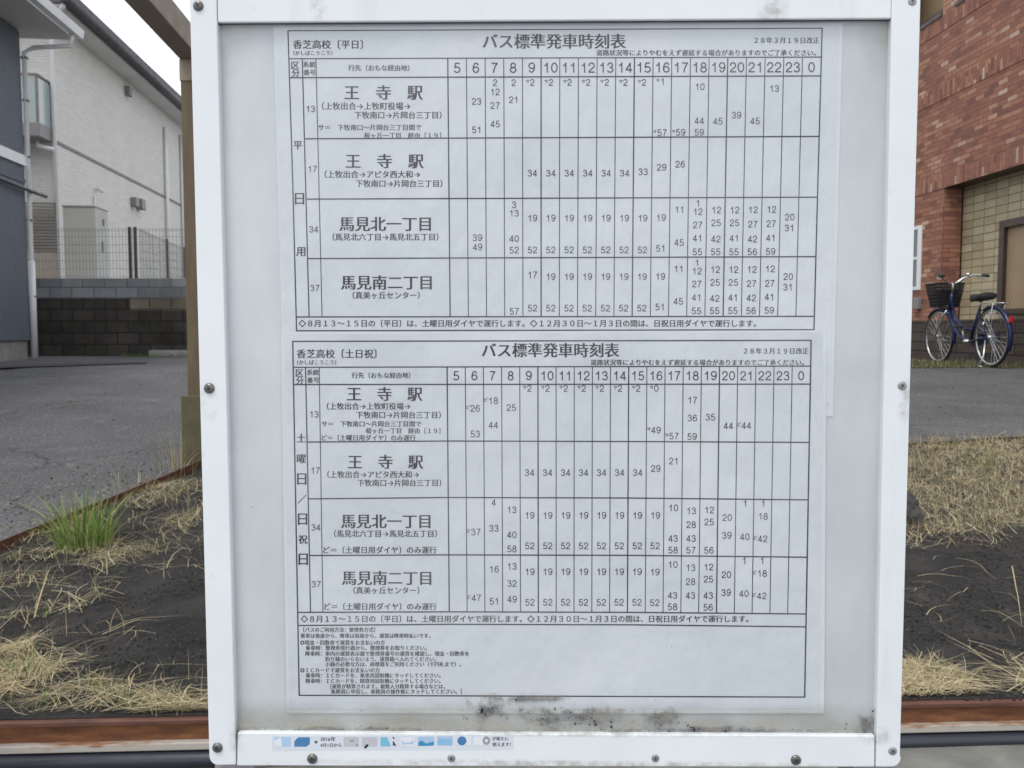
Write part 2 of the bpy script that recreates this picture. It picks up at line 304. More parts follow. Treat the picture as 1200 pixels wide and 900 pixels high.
# acrylic cover: clear, with the grime that collected along its lower edge
t = NT('acrylic'); c = t.coord(); x = t.sep(c)
def pxv(px, py): q = B(px, py, .0028); return q.x, q.z
ub, vb = pxv(650, 859); sc_ = pxv(651, 859)[0] - ub
def blob(px, py, rx, ry):
    u0, v0 = pxv(px, py); a = t.math('DIVIDE', t.math('SUBTRACT', x[0], u0), rx * sc_); b = t.math('DIVIDE', t.math('SUBTRACT', x[2], v0), ry * sc_)
    return t.math('SUBTRACT', 1.0, t.math('SQRT', t.math('ADD', t.math('MULTIPLY', a, a), t.math('MULTIPLY', b, b))), True)
hgt = t.math('DIVIDE', t.math('SUBTRACT', x[2], vb), 40 * sc_)
low = t.math('SUBTRACT', 1.0, hgt, True)
n1 = t.noise(t.scale(c, (.5, 1, 1)), 42, 8, .68); n2 = t.noise(c, 110, 7, .7); n3 = t.noise(t.scale(c, (1, 1, 3)), 16, 6, .6)
film = t.math('MULTIPLY', t.math('MULTIPLY', low, t.step(n1, .22, .62)), .92)
edge = t.math('MULTIPLY', t.math('SUBTRACT', 1.0, t.math('MULTIPLY', hgt, 6.0), True), t.step(n2, .30, .5))
bl = None
for args in ((575, 834, 60, 30), (670, 842, 150, 26), (775, 842, 50, 28), (620, 819, 95, 8), (1014, 848, 30, 26), (840, 856, 240, 10), (400, 856, 160, 9)):
    q = blob(*args); bl = q if bl is None else t.math('MAXIMUM', bl, q)
bl0 = bl; bl = t.math('MULTIPLY', t.step(t.math('ADD', t.math('MULTIPLY', bl, .30), t.math('MULTIPLY', t.math('ADD', n1, n2), .5)), .62, .78), t.step(bl, .0, .2))
cor = t.math('MAXIMUM', blob(262, 32, 40, 60), blob(1040, 32, 34, 70)); cor = t.math('MULTIPLY', cor, t.step(n3, .35, .7))
spk = t.math('MULTIPLY', t.step(t.noise(c, 150, 3, .5), .775, .80), .5)
spd = t.math('MULTIPLY', t.step(t.math('ADD', t.noise(c, 210, 6, .72), t.math('MULTIPLY', bl0, .07)), .645, .685), t.step(bl0, .02, .3))
mask = t.math('MAXIMUM', spd, t.math('MAXIMUM', t.math('MAXIMUM', film, t.math('MULTIPLY', edge, .8)), t.math('MAXIMUM', t.math('MULTIPLY', bl, .72), t.math('MAXIMUM', t.math('MULTIPLY', cor, .5), spk))))
dcol = t.mix(t.step(t.math('ADD', t.math('MAXIMUM', bl, spd), t.math('MULTIPLY', edge, .6)), .1, .8), t.ramp(n3, [(.3, (.40, .37, .28)), (.5, (.37, .36, .31)), (.7, (.30, .29, .22))]), t.mix(spd, t.ramp(n1, [(.35, (.045, .042, .045)), (.5, (.13, .118, .115)), (.65, (.30, .275, .24))]), (.018, .016, .018)))
dif = t.n('BsdfDiffuse'); t.put(dif.inputs[0], dcol)
refl_haze = t.n('BsdfDiffuse'); refl_haze.inputs[0].default_value = (.8, .83, .86, 1)  # pale blotchy haze painted into the cover in place of faint reflections
tp = t.n('BsdfTransparent'); gl = t.n('BsdfGlossy'); gl.inputs['Roughness'].default_value = .04
lw = t.n('LayerWeight'); lw.inputs['Blend'].default_value = .5; frs = t.math('ADD', t.math('MULTIPLY', t.math('POWER', lw.outputs['Facing'], 5.0), .92), .04)
m0 = t.n('MixShader'); t.put(m0.inputs[0], t.math('MULTIPLY', t.step(t.noise(t.scale(c, (.8, 1, 1.4)), 6, 6, .65), .42, .75), .15)); t.t.links.new(tp.outputs[0], m0.inputs[1]); t.t.links.new(refl_haze.outputs[0], m0.inputs[2])
m1 = t.n('MixShader'); t.put(m1.inputs[0], frs); t.t.links.new(m0.outputs[0], m1.inputs[1]); t.t.links.new(gl.outputs[0], m1.inputs[2])
m2 = t.n('MixShader'); t.put(m2.inputs[0], mask); t.t.links.new(m1.outputs[0], m2.inputs[1]); t.t.links.new(dif.outputs[0], m2.inputs[2])
M['acrylic'] = t.done(m2.outputs[0])
pane = MB().face([B(244, -20, .0028), B(1060, -20, .0028), B(1036, 880, .0028), B(266, 878, .0028)]).build('cover_pane', M['acrylic'], board)
if pane.data.polygons[0].normal.y > 0: pane.data.flip_normals()

def screw(px, py, dark, rpx):
    p = B(px, py, FR - (.0006 if 300 < px < 1000 else 0)); r = (B(px + rpx, py, FR) - B(px, py, FR)).x
    mb = MB(); n = 20; rings = []
    for (k, h) in ((1.0, 0.0), (1.0, .12), (.86, .30), (.55, .42)):
        rings.append([mb.bm.verts.new(p + Vector((r * k * math.cos(i * math.tau / n), -r * h * (1.2 if dark else .6), r * k * math.sin(i * math.tau / n)))) for i in range(n)])
    for A, C in zip(rings, rings[1:]):
        for i in range(n): mb.bm.faces.new((A[i], A[(i + 1) % n], C[(i + 1) % n], C[i]))
    mb.bm.faces.new(rings[-1])
    o = mb.build('screw', M['steel_dark' if dark else 'steel_grey'], board, True)
    ml = MB(); a = random.uniform(0, 1.5); top = p + Vector((0, -r * .42 * (1.2 if dark else .6) - .00004, 0))
    for q in (a, a + math.pi / 2):
        d1 = Vector((math.cos(q), 0, math.sin(q))); d2 = Vector((-math.sin(q), 0, math.cos(q)))
        y_ = Vector((0, -.00003 if q != a else 0, 0))
        ml.face([top + y_ + d1 * r * .5 + d2 * r * .1, top + y_ - d1 * r * .5 + d2 * r * .1, top + y_ - d1 * r * .5 - d2 * r * .1, top + y_ + d1 * r * .5 - d2 * r * .1])
    ml.build('cross_slot', M['black'], o)
for s_ in ((232.5, 7, 1, 6), (245.4, 455, 1, 6.2), (255, 876, 1, 6), (1069, 1.5, 0, 5), (1057.3, 452, 0, 5.2), (1046, 880, 0, 5), (366, 889, 1, 6), (529, 888.5, 0, 4.6), (768, 888.5, 0, 4.6), (932.6, 890.5, 1, 6)): screw(*s_)

# ------------------------------------------------------------------ lettering
def arcp(cx, cy, rx, ry, a0, a1, n=14): return [(cx + rx * math.cos(R(lerp_(a0, a1, i / n))), cy + ry * math.sin(R(lerp_(a0, a1, i / n)))) for i in range(n + 1)]
def lerp_(a, b, k): return a + (b - a) * k
six = [[(.59, .74)] + arcp(.37, .70, .21, .245, 20, 120) + [(.15, .74), (.105, .58), (.09, .40)] + arcp(.355, .315, .265, .265, 170, 540, 26)]
DIG = {'0': [arcp(.35, .5, .265, .445, 90, 450, 30)], '1': [[(.13, .70), (.27, .725), (.37, .80), (.41, .96)], [(.42, .985), (.42, 0)]],
       '2': [[(.09, .63)] + arcp(.345, .69, .25, .255, 175, -35) + [(.46, .45), (.30, .33), (.16, .2), (.09, .06)], [(.05, .055), (.645, .055)]],
       '3': [[(.10, .68)] + arcp(.34, .73, .22, .215, 165, -90), [(.27, .515), (.34, .515)] + arcp(.34, .28, .265, .232, 90, -90) + arcp(.34, .28, .265, .232, -90, -165)[1:]],
       '4': [[(.47, 0), (.47, .98)], [(.49, .95), (.07, .27)], [(.04, .265), (.67, .265)]],
       '5': [[(.18, .935), (.59, .935)], [(.19, .965), (.125, .47)], [(.11, .47)] + arcp(.34, .315, .275, .265, 140, -90) + arcp(.34, .315, .275, .265, -90, -160)[1:]],
       '6': six, '7': [[(.07, .93), (.645, .93)], [(.61, .92), (.44, .66), (.32, .38), (.25, 0)]],
       '8': [arcp(.35, .73, .215, .212, 90, 450, 26), arcp(.35, .28, .265, .235, 90, 450, 26)], '9': [[(.70 - x, 1 - y) for x, y in p] for p in six]}
def stroke(path, wd):
    v = []; n = len(path); closed = n > 3 and math.dist(path[0], path[-1]) < 1e-4
    for i, p in enumerate(path):
        a = path[max(i - 1, 0)] if not (closed and i == 0) else path[-2]; b = path[min(i + 1, n - 1)] if not (closed and i == n - 1) else path[1]
        dx, dy = b[0] - a[0], b[1] - a[1]; L = math.hypot(dx, dy) or 1; v += [(p[0] - dy / L * wd / 2, p[1] + dx / L * wd / 2), (p[0] + dy / L * wd / 2, p[1] - dx / L * wd / 2)]
    return v, [(2 * i, 2 * i + 1, 2 * i + 3, 2 * i + 2) for i in range(n - 1)]
def digits(txt, wd=.118):
    V, F = [], []
    for k, ch in enumerate(txt):
        for path in DIG[ch]:
            v, f = stroke(path, wd); n = len(V); V += [(x + k * .765, y) for x, y in v]; F += [tuple(n + q for q in g) for g in f]
    return V, F
jobs = []                                # (key, string, digits?, placement, destination list)
shapes = {}
def want(s, num, wt=0.0): shapes.setdefault((s, num, wt), None); return (s, num, wt)
def T(dst, s, x0, x1, yc, wt=.004, ys=1.0): jobs.append((dst, want(s, False, wt), 'fit', (x0, x1, yc, ys)))
def D(dst, s, xc, yc, h=8.0, wt=.0): jobs.append((dst, want(s, True, wt), 'num', (xc, yc, h)))
def make_shapes():
    obs = {}
    for key in shapes:
        s, num, wt = key
        if num: shapes[key] = digits(s); continue
        cu = bpy.data.curves.new('glyphs', 'FONT'); cu.body = s; cu.resolution_u = 3
        o = bpy.data.objects.new('glyphs', cu); COL.objects.link(o); obs[key] = o
    bpy.context.view_layer.update(); dg = bpy.context.evaluated_depsgraph_get()
    for key, o in obs.items():
        me = bpy.data.meshes.new_from_object(o.evaluated_get(dg))
        shapes[key] = ([tuple(v.co[:2]) for v in me.vertices], [tuple(p.vertices) for p in me.polygons]); bpy.data.meshes.remove(me)
    for o in obs.values():
        cu = o.data; bpy.data.objects.remove(o); bpy.data.curves.remove(cu)
class Sheet:
    def __init__(s, off): s.v = []; s.f = []; s.off = off
    def add(s, pts, faces):
        n = len(s.v); s.v += [B(x, y, s.off) for x, y in pts]; s.f += [tuple(n + i for i in f) for f in faces]
    def line(s, x0, y0, x1, y1, wd=1.1):
        dx, dy = x1 - x0, y1 - y0; L = math.hypot(dx, dy); wd = wd * 1.12 + .08; nx, ny = -dy / L * wd / 2, dx / L * wd / 2
        s.add([(x0 + nx, y0 + ny), (x1 + nx, y1 + ny), (x1 - nx, y1 - ny), (x0 - nx, y0 - ny)], [(0, 1, 2, 3)])
    def disc(s, x, y, rx, ry, n=20): s.add([(x + rx * math.cos(i * math.tau / n), y + ry * math.sin(i * math.tau / n)) for i in range(n)], [tuple(range(n))])
    def build(s, name, mat, parent):
        me = bpy.data.meshes.new(name); me.from_pydata(s.v, [], s.f); me.materials.append(mat); return link(name, me, parent)
def lerp(a, b, k): return a + (b - a) * k

# ---- upper sheet (weekdays)
def sheet_empty(name, label):
    return tag(empty(name, BO, YAW), label, 'timetable', 'timetable sheets in the board')
OU, OL = .0006, .0013
upper = sheet_empty('timetable_sheet', 'upper printed timetable sheet for weekdays, headed 平日, above the weekend sheet in the board')
px_prism([(320, 20), (988, 20), (976, 488), (333, 490)], OU, .0002).build('laminate', M['pouch'], upper)
paper_u = px_prism([(322.5, 20), (983, 20), (972, 475), (335, 475)], OU + .00025, .0002).build('paper', M['paper_upper'], upper)
lower = sheet_empty('timetable_sheet', 'lower printed timetable sheet for weekends and holidays with fare notes at the bottom')
px_prism([(329, 389), (968.5, 387), (966, 836)] + [(336, 836)], OL, .0002).build('laminate', M['pouch'], lower)
paper_l = px_prism([(333.5, 391.5), (964, 389.5), (960, 830.5), (339, 831)], OL + .00025, .0002).build('paper', M['paper_lower'], lower)
INKU, INKL = OU + .00042, OL + .00042

def grid(S, L, xl, xr, ca, cb, cc, y_head, rows, y_notice):
    """rows: list of (y_left, y_right); vertical rules interpolate between header and last row"""
    pass
# rules of the upper table
G = Sheet(INKU); y0, y1 = 69, 371
def rule(S, a, b, wd): S.line(a[0], a[1], b[0], b[1], wd)
rule(G, (337.2, 36), (963.9, 33), 1.0); rule(G, (347.2, 387.6), (954.2, 386.4), 1.2)
rule(G, (337.4, 36), (343.2, 220), 1.1); rule(G, (343.2, 220), (347.5, 388.2), 1.2); rule(G, (963.5, 33), (958, 232), 1.2); rule(G, (958, 232), (953.9, 387), 1.3)
rule(G, (338.5, 68.8), (962.6, 66.8), 1.0); rule(G, (339, 91), (962, 88.9), 1.2)
for a, b in (((357.5, 162.6), (960, 159.8)), ((359, 233.3), (958, 231)), ((361, 303), (956, 300.7)), ((347, 371.4), (954.6, 370.7))): rule(G, a, b, 1.2)
rule(G, (354.2, 68.8), (362.2, 371.3), 1.1); rule(G, (370.2, 68.7), (377.4, 371.3), .8)
for i in range(20): rule(G, (lerp(524.7, 962.3, i / 20), 68), (lerp(527.5, 954, i / 20), 371), 1.2 if i in (0, 5, 10, 15) else .8)
grid_u = G
H = Sheet(INKU); DE = Sheet(INKU); NU = Sheet(INKU); NO = Sheet(INKU)
T(H, '香芝高校〔平日〕', 343, 433, 52); T(H, '（かしばこうこう）', 339.5, 393.5, 62); T(H, 'バス標準発車時刻表', 566, 733, 48.3, .006)
T(H, '２８年３月１９日改正', 884, 960, 47.2); T(H, '道路状況等によりやむをえず遅延する場合がありますのでご了承ください。', 698.5, 961, 61.8)
T(H, '区', 341.5, 350.5, 76.5); T(H, '分', 342, 351, 85.5); T(H, '系統', 355.3, 369.7, 75.5); T(H, '番号', 355.7, 369.9, 84.7); T(H, '行先（おもな経由地）', 408, 485, 79.5)
T(DE, '王　寺　駅', 404, 495, 108.4, .005); T(DE, '（上牧出合→上牧町役場→', 371, 482.5, 124.2); T(DE, '下牧南口→片岡台三丁目）', 415, 524, 134.8)
T(NO, 'サ＝　下牧南口～片岡台三丁目間で', 373, 493.5, 149.3); T(NO, '桜ヶ丘一丁目　経由［１９］', 426.5, 522, 158.7)
T(DE, '王　寺　駅', 405.5, 496, 188.8, .005); T(DE, '（上牧出合→アピタ西大和→', 374, 494, 204.2); T(DE, '下牧南口→片岡台三丁目）', 416.5, 525, 215)
T(DE, '馬見北一丁目', 398, 504.5, 262.3, .005); T(DE, '（馬見北六丁目→馬見北五丁目）', 383.5, 520.5, 277.6)
T(DE, '馬見南二丁目', 400, 505.5, 331, .005); T(DE, '（真美ヶ丘センター）', 407, 498, 346)
for s_, x_, y_ in (('13', 364, 127.5), ('17', 366, 198), ('34', 367.6, 268.6), ('37', 369, 337.5)): D(DE, s_, x_, y_, 7.6)
for s_, x_, y_ in (('平', 349, 170), ('日', 351, 232.5), ('用', 352.5, 294.5)): T(DE, s_, x_ - 5.2, x_ + 5.2, y_)
T(NO, '◇８月１３～１５日の〔平日〕は、土曜日用ダイヤで運行します。◇１２月３０日～１月３日の間は、日祝日用ダイヤで運行します。', 349.5, 891, 378.9)
def colx(tab, c, y):
    i = (c - 5) if c else 19
    if tab == 1: k = (y - 68) / (371 - 68); return lerp(lerp(524.7, 962.3, (i + .5) / 20), lerp(527.5, 954, (i + .5) / 20), k)
    k = (y - 430) / (718 - 430); return lerp(lerp(523.9, 949.7, (i + .5) / 20), lerp(526.5, 944, (i + .5) / 20), k)
HRS = list(range(5, 24)) + [0]
for c_ in HRS: D(H, str(c_), colx(1, c_, 79), 79.6 - (c_ or 24) * .04, 12.0)
def dep(tab, dst, spec):
    for c_, items in spec.items():
        for it in items.split():
            s_, y_ = it.split('@'); y_ = float(y_); pre = ''
            if s_[0] in 'sd': pre = 'サ' if s_[0] == 's' else 'ど'; s_ = s_[1:]
            xc = colx(tab, c_, y_); D(dst, s_, xc + .6, y_, 7.9)
            if pre: wd = 5.6 * len(s_) / 2 + .6; T(dst, pre, xc + .6 - wd - 4.2, xc + .6 - wd, y_ - 1.2, .0)
def same(cols, v): return {c: v for c in cols}
dep(1, NU, {6: '23@118.7 51@152', 7: '2@96.8 12@107.7 27@123.6 45@145.2', 8: '2@96.8 21@116.8', **same(range(9, 16), 's2@96.4'), 16: 's1@95.4 s57@155.4', 17: 's59@155', 18: '10@101.5 44@141.4 59@155', 19: '45@142', 20: '39@134.8', 21: '45@141.7', 22: '13@103.7'})
dep(1, NU, {**same(range(9, 15), '34@202.8'), 15: '33@201.2', 16: '29@196', 17: '26@192.3'})
dep(1, NU, {6: '39@278.5 49@289.5', 8: '3@239.8 13@249.8 40@279.6 52@293', **same(range(9, 16), '19@255.5 52@292.8'), 16: '19@255 51@291', 17: '11@245.5 45@284', 18: '1@238 12@248 27@263.5 41@279 55@295', 19: '12@246 25@261 42@280 55@295', 20: '12@246 25@261 41@279 55@295', 21: '12@245.7 27@262.5 42@280 56@295', 22: '12@245.3 27@262 41@278.6 59@294.6', 23: '20@254.3 31@267'})
dep(1, NU, {8: '57@364.7', 9: '17@322 52@361', **same(range(10, 16), '19@324.2 52@361'), 16: '19@324 51@359.6', 17: '11@315 45@353', 18: '1@307.7 12@317.5 27@332.7 41@348.5 55@364.2', 19: '12@315.8 25@330.8 42@349.5 55@364', 20: '12@315.8 25@330.8 41@348.5 55@364', 21: '12@315.6 27@332.2 42@349 56@364', 22: '12@315 27@332 41@347.8 59@363.6', 23: '20@324 31@336.3'})
upper_text = [(H, 'heading_text'), (DE, 'destination_text'), (NU, 'departure_times'), (NO, 'note_text')]
# ---- lower sheet
G = Sheet(INKL)
rule(G, (342.6, 400), (951.2, 398.8), 1.2); rule(G, (350.3, 814.8), (943.3, 816.9), 1.2); rule(G, (343, 400), (350.6, 815.2), 1.3); rule(G, (950.6, 398.8), (943, 817.4), 1.4)
rule(G, (343.6, 430.4), (950, 429), 1.1); rule(G, (344, 450.6), (949.6, 450.1), 1.2)
for a, b, m in (((360.8, 518), (947.6, 518.4), 516.8), ((361.5, 584.6), (946.4, 585.8), 583), ((363, 651), (945.2, 653), 650.2), ((349, 717.6), (944.2, 719.5), 717.0), ((349.4, 733), (944, 734.6), 731.6)):
    rule(G, a, (526, m), 1.2); rule(G, (526, m), (740, m + .6), 1.2); rule(G, (740, m + .6), b, 1.2)
rule(G, (358, 430), (363.9, 717.6), 1.1); rule(G, (374, 430), (378.4, 717.4), .8)
for i in range(20): rule(G, (lerp(523.9, 949.7, i / 20), 429.6), (lerp(526.5, 944, i / 20), 717.4 + (i / 20) * 2), 1.2 if i in (0, 5, 10, 15) else .8)
grid_l = G
H = Sheet(INKL); DE = Sheet(INKL); NU = Sheet(INKL); NO = Sheet(INKL); FA = Sheet(INKL)
T(H, '香芝高校〔土日祝〕', 347.5, 449, 414.5); T(H, '（かしばこうこう）', 344, 398, 424.6); T(H, 'バス標準発車時刻表', 565, 725.5, 410.3, .006)
T(H, '２８年３月１９日改正', 871.5, 947.5, 411.3); T(H, '道路状況等によりやむをえず遅延する場合がありますのでご了承ください。', 692, 947, 424.7)
T(H, '区', 346.7, 355.3, 437); T(H, '分', 347, 355.6, 446); T(H, '系統', 359.8, 373.6, 436.2); T(H, '番号', 360, 373.8, 445.4); T(H, '行先（おもな経由地）', 412, 486, 439.8)
for c_ in HRS: D(H, str(c_), colx(2, c_, 440), 440.2, 10.8)
T(DE, '王　寺　駅', 407, 494.5, 461.7, .005); T(DE, '（上牧出合→上牧町役場→', 377, 482.5, 476); T(DE, '下牧南口→片岡台三丁目）', 417, 523, 486.2)
T(NO, 'サ＝　下牧南口～片岡台三丁目間で', 377, 493.5, 496.7); T(NO, '桜ヶ丘一丁目　経由［１９］', 428.5, 521, 504.8); T(NO, 'ど＝〔土曜日用ダイヤ〕のみ運行', 377, 487, 513)
T(DE, '王　寺　駅', 408, 495.5, 541.3, .005); T(DE, '（上牧出合→アピタ西大和→', 377.5, 492.5, 556); T(DE, '下牧南口→片岡台三丁目）', 418.5, 523.5, 565.8)
T(DE, '馬見北一丁目', 400, 504, 610.8, .005); T(DE, '（馬見北六丁目→馬見北五丁目）', 385.5, 518.5, 625.3); T(NO, 'ど＝〔土曜日用ダイヤ〕のみ運行', 379, 511.5, 644.5)
T(DE, '馬見南二丁目', 401, 505, 677.3, .005); T(DE, '（真美ヶ丘センター）', 408, 497.5, 691.8); T(NO, 'ど＝〔土曜日用ダイヤ〕のみ運行', 380, 511.5, 710.8)
for s_, x_, y_ in (('13', 368, 485.5), ('17', 369.5, 551.3), ('34', 370.2, 618), ('37', 370.7, 684.5)): D(DE, s_, x_, y_, 7.6)
for s_, x_, y_ in (('土', 353, 513.5), ('曜', 353.2, 537.5), ('日', 353.6, 561), ('／', 354, 584.8), ('日', 354.6, 608), ('祝', 355, 632), ('日', 355.3, 655)): T(DE, s_, x_ - 5.2, x_ + 5.2, y_)
T(NO, '◇８月１３～１５日の〔平日〕は、土曜日用ダイヤで運行します。◇１２月３０日～１月３日の間は、日祝日用ダイヤで運行します。', 352, 882, 725.2)
dep(2, NU, {6: 'd26@478.5 53@508.5', 7: 'd18@469.6 44@498', 8: '25@477.6', **same(range(9, 16), 's2@455'), 16: 's0@455 s49@504', 17: 's57@511', 18: '17@468.8 36@489.8 59@511.5', 19: '35@488.7', 20: '44@499', 21: 'd44@498.6'})
dep(2, NU, {**same(range(9, 16), '34@553.8'), 16: '29@549', 17: '21@540.2'})
dep(2, NU, {6: 'd37@623.4', 7: '4@588.8 33@619', 8: '13@597.4 40@626.6 58@643.2', **same(range(9, 17), '19@604 52@639.6'), 17: '10@595 43@631 58@644.6', 18: '13@598.6 28@614.8 43@631 57@644.6', 19: '12@597.6 25@611.6 56@644.8', 20: '20@606.4 39@627.4', 21: '1@590 40@629', 22: '1@590 18@605 d42@631.4'})
dep(2, NU, {6: 'd47@700.6', 7: '16@667 51@704.6', 8: '13@663.6 32@683.6 49@702.2', **same(range(9, 16), '19@670 52@705.8'), 16: '19@670.4 52@706.2', 17: '10@661.6 43@697.6 58@711', 18: '13@665.2 28@681.6 43@697.8', 19: '12@664.4 25@678.6 43@697.8 56@711.6', 20: '20@673.4 39@694.4', 21: '1@657 40@695.6', 22: '1@657 d18@672 d42@698.2'})
for s_, a, b, y_ in (('［バスのご利用方法：整理券方式］', 351.5, 443.5, 738), ('乗車は後扉から、降車は前扉から、運賃は降車時払いです。', 352, 508, 745), ('◎現金・回数券で運賃をお支払いの方', 352, 451, 753), ('乗車時：整理券発行器から、整理券をお取りください。', 358, 503.5, 759.3),
                     ('降車時：車内の運賃表示器で整理券番号の運賃を確認し、現金・回数券を', 358, 549.5, 766), ('釣り銭のいらないよう、運賃箱へ入れてください。', 381, 514.5, 772.4), ('小銭の必要な方は、両替器をご利用ください（千円札まで）。', 381, 544, 778.4), ('◎ＩＣカードで運賃をお支払いの方', 352, 445, 785.4),
                     ('乗車時：ＩＣカードを、乗車用読取機にタッチしてください。', 358, 520, 791.5), ('降車時：ＩＣカードを、精算用読取機にタッチしてください。', 358, 520, 798), ('［運賃が精算されます。複数人分精算する場合などは、', 383, 525, 804.4), ('乗務員に申告し、乗務員の操作後にタッチしてください。］', 387.5, 545, 810.4)):
    T(FA, s_, a, b, y_, .012, 1.04)
lower_text = [(H, 'heading_text'), (DE, 'destination_text'), (NU, 'departure_times'), (NO, 'note_text'), (FA, 'fare_notes')]
# ---- card strip stuck on the bottom rail
OD = FR - .0006 + .00012
strip = px_prism([(318.6, 862.4), (602, 861.6), (602, 878.8), (318.8, 879.6)], OD, .0001).build('card_sticker', M['decal_base'], board)
def swatch(col, name): return plain(name, col, .5, 0, .08, 60)
pal = {'pale': swatch((.33, .47, .66), 'sticker_pale_blue'), 'blue': swatch((.05, .17, .36), 'sticker_blue'), 'cyan': swatch((.14, .40, .55), 'sticker_cyan'), 'sky': swatch((.20, .42, .62), 'sticker_sky_blue'), 'grey': swatch((.42, .43, .46), 'sticker_grey'), 'mid': swatch((.25, .26, .28), 'sticker_mid_grey'), 'white': swatch((.62, .65, .69), 'sticker_white'), 'sea': swatch((.03, .22, .42), 'sticker_sea_blue')}
def poly(key, pts, lay=0):
    q = Sheet(OD + .00012 + lay * .00006); q.add(pts, [tuple(range(len(pts)))]); q.build('card_picture', pal[key], strip)
poly('pale', [(321.5, 864), (340.5, 863.8), (340.5, 875), (321.5, 875)]); poly('white', [(321.5, 868), (329, 864), (331, 875), (321.5, 875)], 1)
poly('blue', [(345, 868.5), (349.5, 864), (363, 864), (363, 871.5), (359.5, 875), (345, 875)])
poly('grey', [(403, 864), (420.5, 864), (420.5, 875), (403, 875)]); poly('mid', [(409, 868), (414, 867), (415, 869), (410, 869.6)], 1); poly('mid', [(417, 872), (419.5, 872), (419.5, 874), (417, 874)], 1)
poly('grey', [(424, 864), (442, 864), (442, 875), (424, 875)]); q = Sheet(OD + .00018); q.add([(426.5, 876), (429, 872.5), (432, 872), (431, 875), (428, 877.5)], [(0, 1, 2, 3, 4)]); q.build('card_picture', M['black'], strip)
poly('cyan', [(446, 864), (453.5, 864), (458, 874.6), (446, 874.6)]); q = Sheet(OD + .00018); q.line(460.5, 869, 463.5, 874, 1.3); q.line(461.8, 870.5, 460.5, 874, 1.0); q.line(460.3, 864, 462, 865.5, 1.3); q.build('card_picture', M['ink'], strip)
poly('white', [(468.5, 863.6), (486, 863.6), (486, 874.4), (468.5, 874.4)]); poly('pale', [(470, 868), (474, 870.5), (481, 870), (485, 867.5), (484, 872), (472, 872.5)], 1)
poly('pale', [(490, 863.5), (508.5, 863.5), (508.5, 874), (490, 874)]); poly('sea', [(490, 874), (490.5, 869.5), (493, 868), (496, 869), (499, 871.4), (504, 870), (508.5, 869), (508.5, 873), (503, 874)], 1)
poly('sky', [(512.5, 863.2), (530, 863.2), (530, 873.5), (512.5, 873.5)]); poly('pale', [(512.5, 863.2), (530, 863.2), (530, 866), (524, 867), (518, 865.8), (512.5, 867)], 1)
poly('white', [(535, 863), (552, 863), (552, 873.5), (535, 873.5)]); q = Sheet(OD + .00018); q.disc(541.3, 868.2, 5.4, 5.2); q.build('card_picture', pal['blue'], strip)
poly('white', [(555.5, 863), (574.5, 863), (574.5, 873.4), (555.5, 873.4)]); q = Sheet(OD + .00018); q.disc(570, 868, 4.4, 5); q.build('card_picture', pal['mid'], strip); q = Sheet(OD + .00024); q.disc(570, 868, 1.8, 2.1); q.build('card_picture', pal['white'], strip)
ST = Sheet(OD + .00014); STG = Sheet(OD + .0003)
T(ST, '2016年', 375.5, 393, 866, .006); T(ST, '4月1日から', 375.5, 400, 873.2, .006); T(ST, 'が新たに', 577, 596, 865.5, .008); T(ST, '使えます！', 577, 602, 872.3, .012)
q_ = [(368, 869.6), (370.2, 867.4), (372.4, 869.6), (370.2, 871.8)]; ST.add(q_, [(0, 1, 2, 3)])
make_shapes()
for dst, key, mode, a in jobs:
    pts, faces = shapes[key]; xs = [p[0] for p in pts]; ys = [p[1] for p in pts]
    if not pts: continue
    if mode == 'fit':
        x0, x1, yc, k = a; ls = key[0]
        # keep the em box of the first and last full-width sign, so brackets keep their side bearing
        n_em = len(ls); lo, hi = (0.0, float(n_em)) if n_em > 1 and ls[0] in '（［〔' or ls[-1] in '）］〕。！' else (min(xs), max(xs))
        if lo == 0.0: lo, hi = min(0.0, min(xs)), max(max(xs), n_em * 1.0)
        sc = (x1 - x0) / (hi - lo); P = [(x0 + (x - lo) * sc, yc - (y - .38) * sc * k) for x, y in pts]
    else:
        xc, yc, h = a; sc = h; cx = .35 + .3825 * (len(key[0]) - 1); P = [(xc + (x - cx) * sc, yc - (y - .5) * sc) for x, y in pts]
    if mode == 'fit':                     # printed weight: the same sign again, shifted by a fraction of a stroke
        k_ = .022 * sc * (1.25 if key[2] >= .005 else 1.0)
        for dx_ in (-k_, k_): dst.add([(x + dx_, y) for x, y in P], faces)
    else: dst.add(P, faces)
def print_on(o, sheets, mat):            # printing belongs to the surface it is printed on
    me = o.data; me.materials.append(mat); bm_ = bmesh.new(); bm_.from_mesh(me)
    for q in sheets:
        vv = [bm_.verts.new(p) for p in q.v]
        for f in q.f:
            try: fc_ = bm_.faces.new([vv[i] for i in f]); fc_.material_index = 1
            except ValueError: pass
    bm_.to_mesh(me); bm_.free()
print_on(paper_u, [grid_u] + [q for q, _ in upper_text], M['ink']); print_on(paper_l, [grid_l] + [q for q, _ in lower_text], M['ink']); print_on(strip, [ST], M['ink_grey'])

